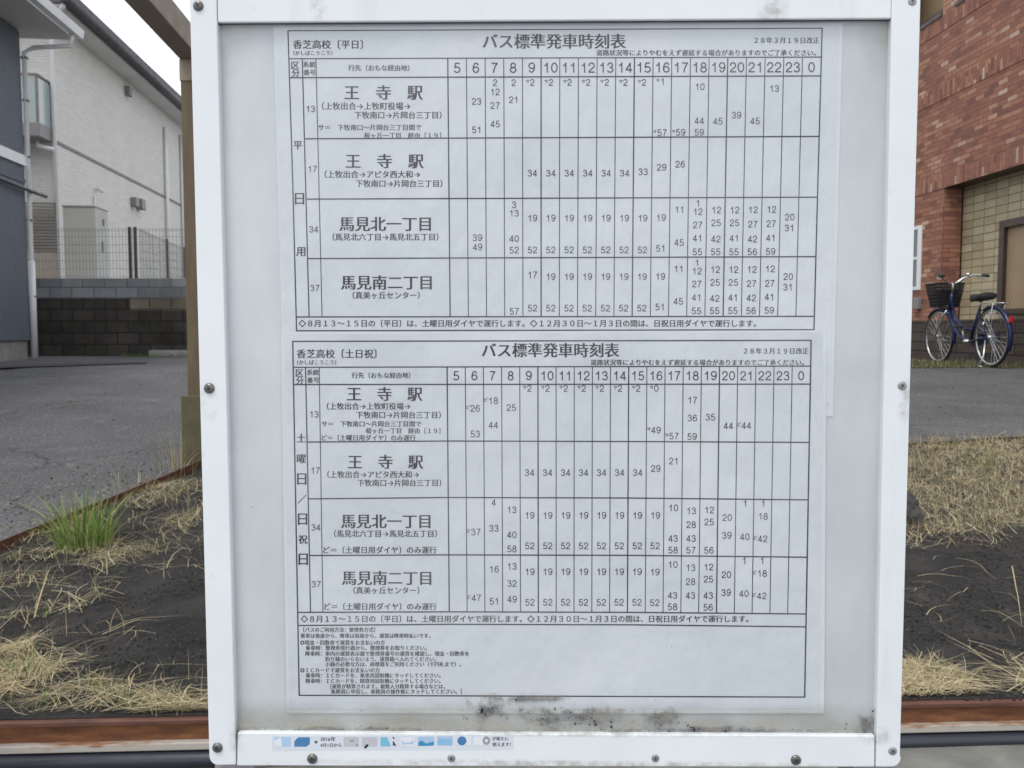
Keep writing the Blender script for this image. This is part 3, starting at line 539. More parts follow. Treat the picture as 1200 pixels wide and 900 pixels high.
# ------------------------------------------------------------------ ground
def sheet(name, nx, ny, fx, mat, kind='structure', smooth=True):
    vs_, fs = [], []
    for j in range(ny + 1):
        for i in range(nx + 1): vs_.append(fx(i / nx, j / ny))
    for j in range(ny):
        for i in range(nx): a = j * (nx + 1) + i; fs.append((a, a + 1, a + nx + 2, a + nx + 1))
    me = bpy.data.meshes.new(name); me.from_pydata(vs_, [], fs); me.materials.append(mat)
    for p in me.polygons: p.use_smooth = smooth
    o = link(name, me); tag(o, kind=kind); return o
BA, BBv = Vector((-1.5, 2.17, 0)), Vector((1.5, 2.315, 0)); bdir = (BBv - BA).normalized()
def beam_y(x): return BA.y + (x - BA.x) * (BBv.y - BA.y) / (BBv.x - BA.x)
def soil_z(x, y):
    z = zg(y) - .028; n = noise.fractal(Vector((x * 1.5, y * 1.5, 0)), 1, 2, 4); n2 = noise.fractal(Vector((x * 9, y * 9, 3)), 1, 2, 5); n3 = noise.noise(Vector((x * 34, y * 34, 5)))
    k = min(1, max(0, (y - beam_y(x) - .05) / .3))
    return lerp(.374, z + .004, min(1, k * 1.6)) + k * (.020 * n + .012 * n2) + .0045 * n3 * min(1, .2 + k)
sheet('soil_bank', 360, 260, lambda u, v: (lerp(-4.6, 4.6, u), (lambda x: lerp(beam_y(x) + .006, 6.6, v ** 1.15))(lerp(-4.6, 4.6, u)), soil_z(lerp(-4.6, 4.6, u), lerp(beam_y(lerp(-4.6, 4.6, u)) + .006, 6.6, v ** 1.15))), M['soil'])
# asphalt lot: its front edge runs from the left foreground back to the post, then across to the dry grass
eL0, eL1 = on_g(-160, 706), on_g(232, 541); e0, e1 = on_g(0, 637), on_g(228, 545)
eR0, eR1 = on_g(1060, 520), on_g(1200, 511)
dirL = (e1 - e0).normalized(); A0 = e0 - dirL * 4.0; A1 = e1 + dirL * .25
edge_pts = [A0 + (A1 - A0) * (i / 24) for i in range(25)] + [lerp(A1, eR0, i / 10) for i in range(1, 11)] + [eR0 + (eR1 - eR0) * (i / 6) for i in range(1, 25)]
def lot_fx(u, v):
    i = u * (len(edge_pts) - 1); a = int(min(i, len(edge_pts) - 2)); p = edge_pts[a] + (edge_pts[a + 1] - edge_pts[a]) * (i - a)
    x = p.x + (lerp(-34, 34, u) - p.x) * (v ** 1.6); y = lerp(p.y + (.03 * noise.noise(Vector((p.x * 5, p.y * 5, 1))) if p.x > 0 else 0), 30, v ** 2.2); z = zg(y)
    return (x, y, z + .004 * noise.noise(Vector((x * .8, y * .8, 0))))
sheet('parking_lot', (len(edge_pts) - 1) * 3, 60, lot_fx, M['asphalt'])
tag(MB().face([(-400, 6.8, .55), (400, 6.8, .55), (400, 900, .80), (-400, 900, .80)]).build('ground', M['soil']), kind='structure')
tag(MB().face([(-60, -40, 0), (60, -40, 0), (60, 1.9, 0), (-60, 1.9, 0)]).build('sidewalk', M['pavement']), kind='structure')
tag(MB().prism([(-60, 1.86, -.1), (-60, 2.2, -.1), (-60, 2.6, .30), (-60, 2.06, .232), (-60, 1.98, .225)], (120, 0, 0)).build('kerb', M['kerb']), kind='structure')
for sx in (-1, 1): tag(MB().face([(sx * 4.55, 2.3, .36), (sx * 60, 2.3, .36), (sx * 60, 6.9, .70), (sx * 4.55, 6.9, .70)]).build('ground', M['soil']), kind='structure')
gA, gB, gC, gD = on_g(-200, 452), on_g(172, 426.4), on_g(172, 424.2), on_g(-200, 443)
def gut(u, v):
    p = gA.lerp(gB, u).lerp(gD.lerp(gC, u), v); return (p.x, p.y, zg(p.y) + .012)
sheet('gutter_strip', 40, 6, gut, M['asphalt_dark'])

# rusted beam along the foot of the bank
beam = tag(empty('steel_beam', (0, beam_y(0), .372), math.atan2(bdir.y, bdir.x)), 'rusted steel beam with flaking white lower edge along the foot of the bank', 'beam')
MB().span((-5, -.012, -.015), (5, .05, 0), .003).build('top_flange', M['rust_skin'], beam)
MB().span((-5, .004, -.062), (5, .012, -.0152)).build('web', M['rust'], beam)
MB().span((-5, -.016, -.082), (5, .05, -.0615), .003).build('bottom_flange', M['rust_paint'], beam)
t_ = MB().tube([Vector((-5, beam_y(-5) - .012, .264)), Vector((5, beam_y(5) - .012, .264))], .022, 16)
tag(t_.build('drain_pipe', plain('pipe_black', (.022, .024, .034), .35, 0, .2, 4), None, True), 'black round pipe running under the rusted beam above the kerb', 'pipe')
# steel edging of the asphalt
ed = MB(); nrm = Vector((dirL.y, -dirL.x, 0)).normalized(); n_ = 40; prev = None
for i in range(n_):
    a, b = A0 + (A1 - A0) * (i / n_), A0 + (A1 - A0) * ((i + 1) / n_)
    w1, w2 = [nrm * (.010 + .004 * noise.noise(Vector((i + k, 2.2, 0)))) for k in (0, 1)]
    za, zb = zg(a.y) + .016 + .004 * noise.noise(Vector((i * .7, 0, 0))), zg(b.y) + .016 + .004 * noise.noise(Vector(((i + 1) * .7, 0, 0)))
    P = [Vector((a.x, a.y, za - .12)) + w1, Vector((a.x, a.y, za)) + w1, Vector((a.x, a.y, za)) + w1 + nrm * .007, Vector((a.x, a.y, za - .12)) + w1 + nrm * .007]
    Q = [Vector((b.x, b.y, zb - .12)) + w2, Vector((b.x, b.y, zb)) + w2, Vector((b.x, b.y, zb)) + w2 + nrm * .007, Vector((b.x, b.y, zb - .12)) + w2 + nrm * .007]
    va, vb_ = [ed.bm.verts.new(p) for p in P], [ed.bm.verts.new(p) for p in Q]
    for k in range(4): ed.bm.faces.new((va[k], va[(k + 1) % 4], vb_[(k + 1) % 4], vb_[k]))
tag(ed.build('edging_plate', M['rust_skin']), 'thin rusted steel edging plate holding the asphalt above the soil', 'edging')

# ------------------------------------------------------------------ grasses
STRAW = [(.64, .53, .31), (.54, .43, .24), (.74, .66, .46), (.44, .36, .20), (.26, .20, .11), (.60, .53, .36), (.34, .27, .16), (.68, .58, .36)]
GREEN = [(.10, .17, .035), (.14, .21, .05), (.075, .13, .03), (.17, .22, .07)]
def mixc(p): c_ = random.choice(p); k = random.uniform(.75, 1.2); return tuple(x * k for x in c_)
class Blades:
    def __init__(s): s.v = []; s.f = []; s.c = []
    def blade(s, pts, wd, col, flat=False):
        n = len(s.v); m = len(pts); side0 = Vector((random.uniform(-1, 1), random.uniform(-1, 1), random.uniform(-.3, .3) if flat else random.uniform(-1, 1)))
        for i, p in enumerate(pts):
            d = (pts[min(i + 1, m - 1)] - pts[max(i - 1, 0)]); sd_ = d.cross(Vector((0, 0, 1)) if flat else side0)
            if sd_.length < 1e-6: sd_ = Vector((1, 0, 0))
            sd_.normalize(); k = wd * (1 - .85 * (i / (m - 1)) ** 2) / 2
            s.v += [p + sd_ * k, p - sd_ * k]; s.c += [col, col]
        for i in range(m - 1): a = n + 2 * i; s.f.append((a, a + 1, a + 3, a + 2))
    def build(s, name, parent=None):
        me = bpy.data.meshes.new(name); me.from_pydata(s.v, [], s.f); at_ = me.color_attributes.new('Col', 'FLOAT_COLOR', 'POINT')
        for i, c_ in enumerate(s.c): at_.data[i].color = (*c_, 1)
        me.materials.append(M['blades']); return link(name, me, parent)
def inside(x, y, P):
    r = False; n = len(P)
    for i in range(n):
        (x1, y1), (x2, y2) = P[i], P[(i + 1) % n]
        if (y1 > y) != (y2 > y) and x < (x2 - x1) * (y - y1) / (y2 - y1) + x1: r = not r
    return r
def zone(P, n, dens=None):                # points on the bank inside an area of ground
    Gp = [on_g(*p) for p in P]; Q = [(p.x, p.y) for p in Gp]; xs = [q[0] for q in Q]; ys = [q[1] for q in Q]; out = []; tries = 0
    while len(out) < n and tries < n * 60:
        tries += 1; x, y = random.uniform(min(xs), max(xs)), random.uniform(min(ys), max(ys))
        if inside(x, y, Q) and (dens is None or random.random() < dens(x, y)): out.append((x, y))
    return out
def lying(S, x, y, L, wd, col, lift=.012, heading=None, sag=.35):
    a = random.uniform(0, math.tau) if heading is None else random.gauss(heading, .5); d = Vector((math.cos(a), math.sin(a), 0)); sdv = Vector((-d.y, d.x, 0)); bend = random.uniform(-sag, sag) * L
    h0, h1 = random.uniform(0, lift), random.uniform(0, lift * 2.2); pts = []
    for i in range(5):
        k = i / 4; p = Vector((x, y, 0)) + d * (L * (k - .5)) + sdv * bend * (k - .5) ** 2 * 2
        p.y = max(p.y, beam_y(p.x) + .02); p.z = soil_z(p.x, p.y) + .004 + lerp(h0, h1, k) + lift * .8 * math.sin(k * math.pi) * random.uniform(.5, 1); pts.append(p)
    S.blade(pts, wd, col, True)
def standing(S, x, y, L, wd, col, lean=.5, z=None, a=None):
    a = random.uniform(0, math.tau) if a is None else a + random.gauss(0, .5); d = Vector((math.cos(a), math.sin(a), 0)); q = abs(random.gauss(0, lean)); pts = []
    b = Vector((x, y, soil_z(x, y) - .005 if z is None else z))
    for i in range(5):
        k = i / 4; pts.append(b + Vector((0, 0, 1)) * L * (k - .25 * q * k * k) + d * L * (q * .75 * k * k + .12 * q * k))
    S.blade(pts, wd, col)
def clump(f, thr, seed=0.0): return lambda x, y: 1.0 if noise.fractal(Vector((x * f, y * f, seed)), 1, 2, 3) > thr else .07
def litter(name, label, zones, cat='dry grass'):
    S = Blades()
    for P, n, L0, L1, grn, up, thr in zones:
        for x, y in zone(P, n, clump(2.6, thr, len(name))):
            col = mixc(GREEN if random.random() < grn else STRAW); wd = random.uniform(.0008, .0025)
            if random.random() < up: standing(S, x, y, random.uniform(.03, .11), wd, col, .8)
            else: lying(S, x, y, random.uniform(L0, L1), wd, col)
    o = S.build(name); return tag(o, label, cat, None, 'stuff')
litter('mown_grass', 'cut straw lying along the asphalt edge around the green tuft', [([(-60, 660), (70, 604), (238, 548), (240, 600), (165, 640), (120, 700), (60, 715), (-60, 735)], 1500, .05, .26, .2, .25, .0), ([(-60, 640), (100, 590), (240, 550), (240, 640), (130, 690), (-60, 760)], 350, .04, .16, .4, .4, -.3), ([(150, 640), (240, 610), (240, 660), (170, 680)], 45, .06, .2, .2, .3, -.3)])
litter('straw_litter', 'cut straw and stalks strewn on the soil behind the beam, left of the board', [([(-60, 760), (40, 745), (90, 770), (130, 800), (245, 822), (245, 838), (-60, 842)], 1250, .05, .28, .14, .14, -.03), ([(-60, 735), (150, 720), (240, 790), (240, 830), (-60, 770)], 60, .05, .2, .1, .3, -.5)])
litter('dry_lawn', 'dense dry yellow mown grass in front of the asphalt, right of the board', [([(1030, 516), (1260, 506), (1260, 612), (1150, 618), (1030, 628)], 9000, .04, .17, .07, .42, -.5), ([(600, 536), (1030, 516), (1030, 628), (760, 634), (600, 600)], 4500, .04, .17, .07, .35, -.1)])
litter('straw_row', 'row of dry straw lying on dark soil behind the beam, right of the board', [([(1020, 774), (1120, 768), (1260, 762), (1260, 806), (1130, 812), (1020, 806)], 900, .08, .30, .05, .06, -.4), ([(245, 800), (1020, 776), (1020, 806), (245, 836)], 1300, .06, .28, .08, .08, -.1), ([(1020, 640), (1260, 630), (1260, 765), (1020, 772)], 40, .05, .2, .1, .2, -.5), ([(1020, 618), (1180, 614), (1180, 634), (1020, 640)], 150, .05, .2, .03, .1, -.4)])
def tuft(name, px, py, n, L, rad, label, lean=.45, pal_=GREEN, wd=(.003, .007), cat='grass tuft', grp='grass tufts on the bank'):
    b = on_g(px, py); S = Blades()
    for _ in range(n):
        a, r = random.uniform(0, math.tau), rad * math.sqrt(random.random()); x, y = b.x + r * math.cos(a), b.y + r * math.sin(a) * .8
        standing(S, x, y, L * random.uniform(.45, 1.1), random.uniform(*wd), mixc(pal_), lean * (.35 + 1.3 * r / rad), None, a)
    return tag(S.build(name), label, cat, grp)
BRIGHT = [(.17, .29, .04), (.24, .36, .08), (.12, .21, .03), (.32, .42, .15), (.08, .15, .025), (.30, .30, .12)]
tuft('grass_tuft', 98, 632, 210, .27, .11, 'tall bright green grass tuft beside the rusted edging plate', .42, BRIGHT)
tuft('grass_tuft', 28, 784, 14, .11, .035, 'small green grass sprout among straw near the beam', .7, BRIGHT, (.002, .004))
tuft('grass_tuft', 206, 552, 40, .30, .12, 'thin sparse weeds growing at the foot of the brown post', .35, STRAW + GREEN, (.002, .004))
tuft('grass_tuft', 152, 572, 34, .16, .14, 'short dry stalks standing along the edging plate, between tuft and post', .3, STRAW + GREEN, (.0018, .003))
tuft('grass_tuft', 1146, 546, 36, .13, .07, 'fresh green tuft standing in the dry yellow lawn', .3, GREEN, (.002, .004))
# long single stalks on the bare soil
S = Blades()
for (a, b) in (((128, 734), (216, 718)), ((120, 740), (190, 722)), ((1120, 650), (1168, 672)), ((1075, 668), (1140, 675)), ((1150, 712), (1200, 729)), ((1112, 600), (1166, 634)), ((1104, 560), (1180, 556)), ((60, 690), (108, 706)), ((40, 720), (60, 660)), ((60, 800), (155, 795)), ((150, 790), (152, 806)), ((212, 825), (228, 798)), ((1186, 660), (1198, 728))):
    P, Q = on_g(*a), on_g(*b); pts = []
    for i in range(6):
        k = i / 5; p = P.lerp(Q, k); p.z = soil_z(p.x, p.y) + .012 + .018 * math.sin(k * math.pi); pts.append(p)
    S.blade(pts, .004, mixc(STRAW[:3]), True)
tag(S.build('loose_stalks'), 'single long dry stalks lying on the bare dark soil', 'dry grass', None, 'stuff')
# crumbs of earth and small stones
t = NT('clods'); at = t.n('Attribute', attribute_name='Col'); M['clods'] = t.done(t.bsdf(at.outputs['Color'], .95, 0, None, .2))
ico = bmesh.new(); bmesh.ops.create_icosphere(ico, subdivisions=1, radius=1.0); iv = [v_.co.copy() for v_ in ico.verts]; jf = [tuple(v_.index for v_ in f.verts) for f in ico.faces]; ico.free()
cv, cf, cc = [], [], []
for P, n in (([(-40, 640), (240, 560), (240, 832), (-40, 832)], 5200), ([(1040, 610), (1240, 606), (1240, 818), (1040, 816)], 4200)):
    for x, y in zone(P, n, clump(3.1, -.1, 9.0)):
        r = random.choice((.001, .0014, .0018, .0024, .0032, .0045)) * random.uniform(.7, 1.3); b = Vector((x, y, soil_z(x, y) + r * .25)); n0 = len(cv)
        q = [random.uniform(.65, 1.3) for _ in iv]; col = random.choice(((.024, .023, .023), (.036, .034, .034), (.055, .051, .049), (.03, .029, .029)) + (((.15, .145, .13),) if r < .002 else ()))
        cv += [b + v_ * r * q[i] for i, v_ in enumerate(iv)]; cf += [tuple(n0 + i for i in f) for f in jf]; cc += [col] * len(iv)
me = bpy.data.meshes.new('soil_crumbs'); me.from_pydata(cv, [], cf); ca_ = me.color_attributes.new('Col', 'FLOAT_COLOR', 'POINT')
for i, c_ in enumerate(cc): ca_.data[i].color = (*c_, 1)
me.materials.append(M['clods']); tag(link('soil_crumbs', me), 'crumbs of dark earth and tiny stones scattered over the bank', 'gravel', None, 'stuff')
cv, cf, cc = [], [], []
for _ in range(900):
    if random.random() < .6: k_ = random.random(); e_ = e0 - dirL * .8 + (A1 - e0 + dirL * .8) * k_; q_ = abs(random.gauss(0, .35)); x, y = e_.x - nrm.x * (.03 + q_), e_.y - nrm.y * (.03 + q_)
    else: x, y = random.choice((random.uniform(-6, -1.6), random.uniform(2.2, 5))), random.uniform(6.2, 9.5)
    r = random.choice((.002, .003, .004, .006)) * random.uniform(.7, 1.4); b = Vector((x, y, zg(y) + .004 + r * .2)); n0 = len(cv); q = [random.uniform(.6, 1.3) for _ in iv]
    cv += [b + v_ * r * q[i] for i, v_ in enumerate(iv)]; cf += [tuple(n0 + i for i in f) for f in jf]; cc += [random.choice(((.07, .068, .065), (.14, .135, .13), (.28, .27, .25), (.24, .2, .14)))] * len(iv)
me = bpy.data.meshes.new('lot_gravel'); me.from_pydata(cv, [], cf); ca_ = me.color_attributes.new('Col', 'FLOAT_COLOR', 'POINT')
for i, c_ in enumerate(cc): ca_.data[i].color = (*c_, 1)
me.materials.append(M['clods']); tag(link('lot_gravel', me), 'loose grit and small stones on the asphalt lot', 'gravel', None, 'stuff')
# rock half hidden by the frame
rk = bmesh.new(); bmesh.ops.create_icosphere(rk, subdivisions=4, radius=.085)
for v_ in rk.verts: v_.co = Vector((v_.co.x * .8, v_.co.y * .8, v_.co.z * 1.15)) * (1 + .35 * noise.fractal(v_.co * 14, 1, 2, 4))
mb = MB(); mb.bm.free(); mb.bm = rk; p = on_g(1063, 612)
ro = mb.build('rock', plain('rock_dark', (.05, .046, .044), .9, 0, .4, 30, .6, 60)); ro.location = (p.x, p.y, soil_z(p.x, p.y) + .05); tag(ro, 'dark rough rock in the dry grass at the right edge of the board', 'rock')

# ------------------------------------------------------------------ brown post and beam
pp = on_g(236, 541); py_ = pp.y
post = tag(empty('carport_frame', (pp.x, py_, zg(py_) - .1)), 'weathered brown steel post with an overhead beam, standing left of the board', 'post')
ptop = on_y(224, 72, py_); hz_ = ptop.z - (zg(py_) - .1)
def loc(p): return Vector(p) - post.location
MB().span((-.052, -.05, .0), (.052, .05, hz_ - .125), .006).build('post', M['post_paint'], post)
MB().span((-.092, -.056, 0), (.06, .056, loc(on_y(222, 463, py_)).z), .004).build('sleeve', M['post_mossy'], post)
MB().span((-.056, -.054, hz_ - .125), (.056, .054, hz_ - .002), .004).build('bracket', M['post_beam'], post)
bd = Vector((.089, -1, 0)).normalized(); sdv = Vector((bd.y, -bd.x, 0)); bl_ = 3.5
c0 = Vector((0, 0, hz_)) - bd * .1
q = MB(); P = [c0 - sdv * .06, c0 + sdv * .06, c0 + sdv * .06 + Vector((0, 0, .145)), c0 - sdv * .06 + Vector((0, 0, .145))]; q.prism(P, bd * bl_); bev(q.build('overhead_beam', M['post_beam'], post), .006)
q = MB(); 
e_ = c0 + bd * (bl_ - .25); q.span((e_.x - .05, e_.y - .05, -.5), (e_.x + .05, e_.y + .05, hz_ - .002)); q.build('post', M['post_paint'], post)

# ------------------------------------------------------------------ retaining wall, fences, cabinet
YW = 14.0; ztop = on_y(100, 326, YW).z; xl, xr = on_y(36, 400, YW).x - 3.5, on_y(440, 400, YW).x
wall = tag(empty('retaining_wall', (0, YW, LOT)), 'stained concrete block retaining wall below the cream house', 'wall'); zt = ztop - LOT; zm = on_y(100, 350, YW).z - LOT
MB().span((xl, .01, -.3), (xr, .25, zm)).build('lower_blocks', M['block_dark'], wall)
xt = on_y(152, 350, YW).x; zt1 = on_y(100, 364, YW).z - LOT
MB().span((xt, .004, zt1), (xr, .03, zm - .001)).build('tan_blocks', M['block_tan'], wall)
MB().span((xl, .0, zm), (xr, .15, zt), .004).build('upper_blocks', M['block_grey'], wall)
tag(MB().face([(-60, YW + .12, ztop - .06), (xr, YW + .12, ztop - .06), (xr, 60, ztop - .06), (-60, 60, ztop - .06)]).build('terrace', M['concrete']), kind='structure')
tag(MB().span((xr - .1, YW + .12, LOT - .3), (xr + .05, 60, ztop)).build('terrace_wall', M['block_grey']), 'plain block wall closing the right end of the raised terrace', 'wall')
def fence(a, b, h, posts, label):
    a, b = Vector(a), Vector(b); L = (b - a).length; f_ = tag(empty('mesh_fence', a, math.atan2((b - a).y, (b - a).x)), label, 'fence', 'mesh fences on the terrace')
    mb = MB(); x = 0.0
    while x <= L: mb.span((x - .002, -.002, .02), (x + .002, .002, h)); x += .055
    for z in (.03, .16, .29, .42, .55, .68, h - .04, h - .01): mb.span((0, -.005, z - .0022), (L, .002, z + .0022))
    mb.build('wire_panel', M['wire'], f_)
    for x in posts: MB().span((x - .022, -.05, -.05), (x + .022, -.006, h + .02), .004).build('post', M['fence_post'], f_)
zf = on_y(100, 267, YW).z - ztop
fa, fb, fc = on_y(20, 326, YW), on_y(157.5, 326, YW), on_y(430, 326, YW)
fence((fa.x, YW + .08, ztop), (fc.x, YW + .08, ztop), zf, ((on_y(151, 300, YW).x - fa.x), (on_y(157.5, 300, YW).x - fa.x)), 'grey wire mesh fence along the top of the retaining wall')
sb = on_y(216, 291, 17.6); sh = sb.z - (ztop - .06)
fence((fb.x + .02, YW + .2, ztop - .06), (sb.x, 17.6, ztop - .06), sh, ((17.6 - YW) * .5, (17.6 - YW - .25)), 'darker wire mesh side fence running back from the wall towards the house')
YC = 15.3; ca, cb_, cz = on_y(77, 330, YC), on_y(113, 330, YC), on_y(100, 240, YC)
cab = tag(empty('water_heater', ((ca.x + cb_.x) / 2, YC, ztop - .06), R(6)), 'tall beige water heater cabinet standing behind the mesh fence', 'cabinet'); cw = cb_.x - ca.x; ch = cz.z - ztop + .06
MB().span((-cw / 2, 0, .04), (cw / 2, .62, ch - .035), .006).build('cabinet_body', M['cabinet'], cab)
MB().span((-cw / 2 - .012, -.012, ch - .033), (cw / 2 + .012, .63, ch), .006).build('lid', M['cabinet'], cab)
MB().span((cw / 2 + .001, .28, .62), (cw / 2 + .012, .36, .82)).build('label_plate', M['grey_box'], cab)
MB().span((cw / 2 + .001, .36, ch - .32), (cw / 2 + .02, .42, ch - .2)).build('handle', M['grey_box'], cab)
MB().span((-cw / 2 + .03, .04, 0), (cw / 2 - .03, .55, .039)).build('base', M['fence_post'], cab)
# concrete wheel stop at the foot of the wall
a, b = on_y(176, 419, YW - .18), on_y(240, 419, YW - .18)
mb = MB(); mb.prism([(a.x, YW - .25, LOT), (a.x, YW - .12, LOT), (a.x, YW - .14, LOT + .1), (a.x, YW - .22, LOT + .1)], (b.x - a.x, 0, 0))
tag(mb.build('wheel_stop', M['concrete']), 'pale concrete wheel stop lying at the foot of the block wall', 'wheel stop')
S = Blades()
for _ in range(260):
    x = random.uniform(a.x - .4, b.x); y = YW - .3 + random.uniform(-.12, .1); standing(S, x, y, random.uniform(.03, .08), .006, mixc(GREEN), .7, LOT)
tag(S.build('weed_patch'), 'short green weeds around the wheel stop by the block wall', 'weeds', None, 'stuff')

# ------------------------------------------------------------------ navy house (left)
HY = math.atan2(.1, 1)                    # both houses turn a little to the left
YN = 12.4; nc = on_y(35.5, 400, YN)
navy = tag(empty('navy_house', (nc.x, YN, LOT), HY), 'dark blue house wall with white downpipe at the left edge', 'house')
he = on_y(26, 37, YN).z - LOT
MB().span((-7, -9, .28), (0, 0, he)).build('wall', M['navy_siding'], navy)
MB().span((-6.96, -8.96, -.9), (-.03, -.03, .279)).build('foundation', M['concrete'], navy)
zb = on_y(28, 190, YN).z - LOT
MB().span((-7, -9.02, zb - .06), (.03, .02, zb + .09), .006).build('belt_trim', M['white_pvc'], navy)
MB().span((-7, -9.02, zb - .30), (.012, .01, zb - .24), .004).build('belt_trim', M['navy_siding'], navy)
rf = MB(); OH = .62; P = [(OH, 0, he + .02), (OH, 0, he + .16), (-3.5, 0, he + 1.9), (-7.6, 0, he + .16), (-7.6, 0, he + .02)]
rf.prism([(x, -9.5, z) for x, _, z in P], (0, 9.5 + .35, 0)); roof = rf.build('roof', M['soffit'], navy)
rf = MB(); rf.prism([(x * 1.01, -9.55, z + d) for (x, _, z), d in zip(P[1:4], (.01, .01, .01))] + [(x * 1.01, -9.55, z + .06) for x, _, z in P[1:4][::-1]], (0, 9.95, 0)); rf.build('roof_tiles', M['roof_dark'], navy)
gt = MB()
gp = [(OH + .02, 0, he + .03), (OH + .12, 0, he + .03), (OH + .14, 0, he + .15), (OH + .12, 0, he + .15), (OH + .105, 0, he + .045), (OH + .02, 0, he + .045)]
gt.prism([(x, -9.5, z) for x, _, z in gp], (0, 9.85, 0)); gt.build('gutter', M['white_pvc'], navy)
MB().tube([(OH + .05, .12, he + .03), (OH + .02, .12, he - .14), (.15, .09, he - .19), (.03, .06, he - .27), (.03, .06, .55), (.03, .06, .02)], .032, 10).build('downpipe', M['white_pvc'], navy, True)
MB().tube([(.03, .06, .02), (.03, .06, 1.42)], .045, 10).build('downpipe_shoe', M['white_pvc'], navy, True)
for z in (.9, 2.0, 2.9, 3.7, 4.3): MB().span((-.01, .03, z), (.075, .10, z + .025)).build('pipe_clip', M['grey_box'], navy)
zc = on_y(30, 222, YN).z - LOT; MB().tube([(.02, -3.0, zc + .06), (.05, -1.0, zc + .02), (.08, 0, zc - .02), (.10, .45, zc - .03)], .028, 8).build('cable_arm', M['fence_post'], navy, True)

# ------------------------------------------------------------------ cream house (behind)
YH = 17.1; hc = on_y(66, 300, YH); zb0 = ztop - .06
cream = tag(empty('cream_house', (hc.x, YH, zb0), HY), 'two storey cream sided house with dark sloping roof edge behind the fence', 'house')
ze = on_y(66, 18, YH).z - zb0
MB().span((-7, 0, -.2), (0, 12.5, ze)).build('wall', M['cream_siding'], cream)
rf = MB(); O2 = .5; P = [(O2, ze + .06), (O2, ze + .42), (-3.5, ze + 1.9), (-7.6, ze + .42), (-7.6, ze + .06)]
rf.prism([(x, -.55, z) for x, z in P], (0, 13.6, 0)); rf.build('roof', M['roof_dark'], cream)
MB().span((.002, -.5, ze + .0), (O2 - .05, 13.0, ze + .058)).build('soffit', M['soffit'], cream)
MB().tube([(O2 + .05, -.6, ze + .12), (O2 + .05, 13.1, ze + .12)], .09, 10).build('gutter', M['roof_dark'], cream, True)
MB().tube([(O2 + .0, -.5, ze + .1), (O2 - .02, -.5, ze - .0), (.05, -.1, ze - .08), (.06, -.06, ze - .25), (.06, -.06, .0)], .045, 10).build('downpipe', M['white_pvc'], cream, True)
def s_at(px):                             # distance along the side wall seen at a photo column
    r = ray(px, 300); d = Vector((-math.sin(HY), math.cos(HY), 0)); k = (EYE.x - hc.x, EYE.y - YH)
    det = d.x * -r.y + d.y * r.x; return ((k[0]) * -r.y + (k[1]) * r.x) / det
def z_at(px, py): s_ = s_at(px); p = Vector((hc.x, YH, 0)) + Vector((-math.sin(HY), math.cos(HY), 0)) * s_; return on_y(px, py, p.y).z - zb0
s1 = s_at(195); MB().tube([(.06, s1, z_at(195, 149)), (.06, s1, 0)], .05, 10).build('downpipe', M['white_pvc'], cream, True)
s1 = s_at(213.5); MB().tube([(.06, s1, z_at(213, 158)), (.06, s1, 0)], .06, 10).build('downpipe', M['white_pvc'], cream, True)
zs = z_at(100, 182); MB().span((-7.0, -.012, zs - .03), (.014, 12.4, zs + .035)).build('storey_trim', M['louvre'], cream)
def vent(px, py, w_, h_, d_=.12):
    s_ = s_at(px); z_ = z_at(px, py); v_ = MB().span((.001, s_ - w_ / 2, z_ - h_ / 2), (d_, s_ + w_ / 2, z_ + h_ / 2), .01).build('vent_hood', M['grey_box'], cream)
    MB().span((d_ - .03, s_ - w_ / 2 + .02, z_ - h_ / 2 - .01), (d_ - .005, s_ + w_ / 2 - .02, z_ - h_ / 2 - .001)).build('vent_slot', M['black'], v_)
vent(153, 107, .20, .22); vent(156.5, 237, .24, .22, .14); vent(163, 239.5, .28, .26, .16)
s1 = s_at(114); z1 = z_at(114, 225); MB().tube([(.04, s1, z1 + .06), (.12, s1, z1 + .06), (.16, s1, z1)], .045, 10).build('pipe_cap', M['white_pvc'], cream, True)
s1 = s_at(111.5); MB().tube([(.03, s1, z_at(111, 228)), (.03, s1, .2)], .018, 8).build('conduit', M['white_pvc'], cream, True)
# glazed balcony on the face towards the lot
xa, xb = (on_y(59, 100, YH).x - hc.x), (on_y(33, 100, YH).x - hc.x) - .6
z0_, z1_ = on_y(59, 152, YH).z - zb0, on_y(59, 99, YH).z - zb0
bal = MB().span((xb, -.62, z0_ - .26), (xa + .03, -.001, z0_), .01).build('balcony', M['grey_box'], cream)
MB().span((xa - .012, -.58, z0_ + .004), (xa, -.03, z1_ - .03)).build('side_pane', M['glass_frost'], bal)
MB().span((xb, -.60, z0_ + .004), (xa - .03, -.588, z1_ - .03)).build('front_pane', M['glass_frost'], bal)
mb = MB()
for q in ((xa - .03, -.61), (xa - .03, -.03), (xb + .4, -.61)): mb.span((q[0] - .0, q[1], z0_ + .002), (q[0] + .045, q[1] + .035, z1_))
mb.span((xb, -.62, z1_ + .001), (xa + .02, -.57, z1_ + .04)); mb.span((xa - .03, -.569, z1_ + .001), (xa + .02, -.002, z1_ + .04)); mb.build('balcony_frame', M['louvre'], bal)
MB().tube([(xa - .15, -.3, z0_ - .26), (xa - .15, -.3, z0_ - .38), (xa + .1, -.2, z0_ - .42), (.02, -.09, z0_ - .45)], .04, 8).build('drain_pipe', M['white_pvc'], cream, True)
zl0, zl1 = on_y(50, 296, YH).z - zb0, on_y(50, 238, YH).z - zb0; mb = MB(); xlv0, xlv1 = (on_y(34, 100, YH).x - hc.x) - .9, (on_y(63, 100, YH).x - hc.x)
n_ = 16
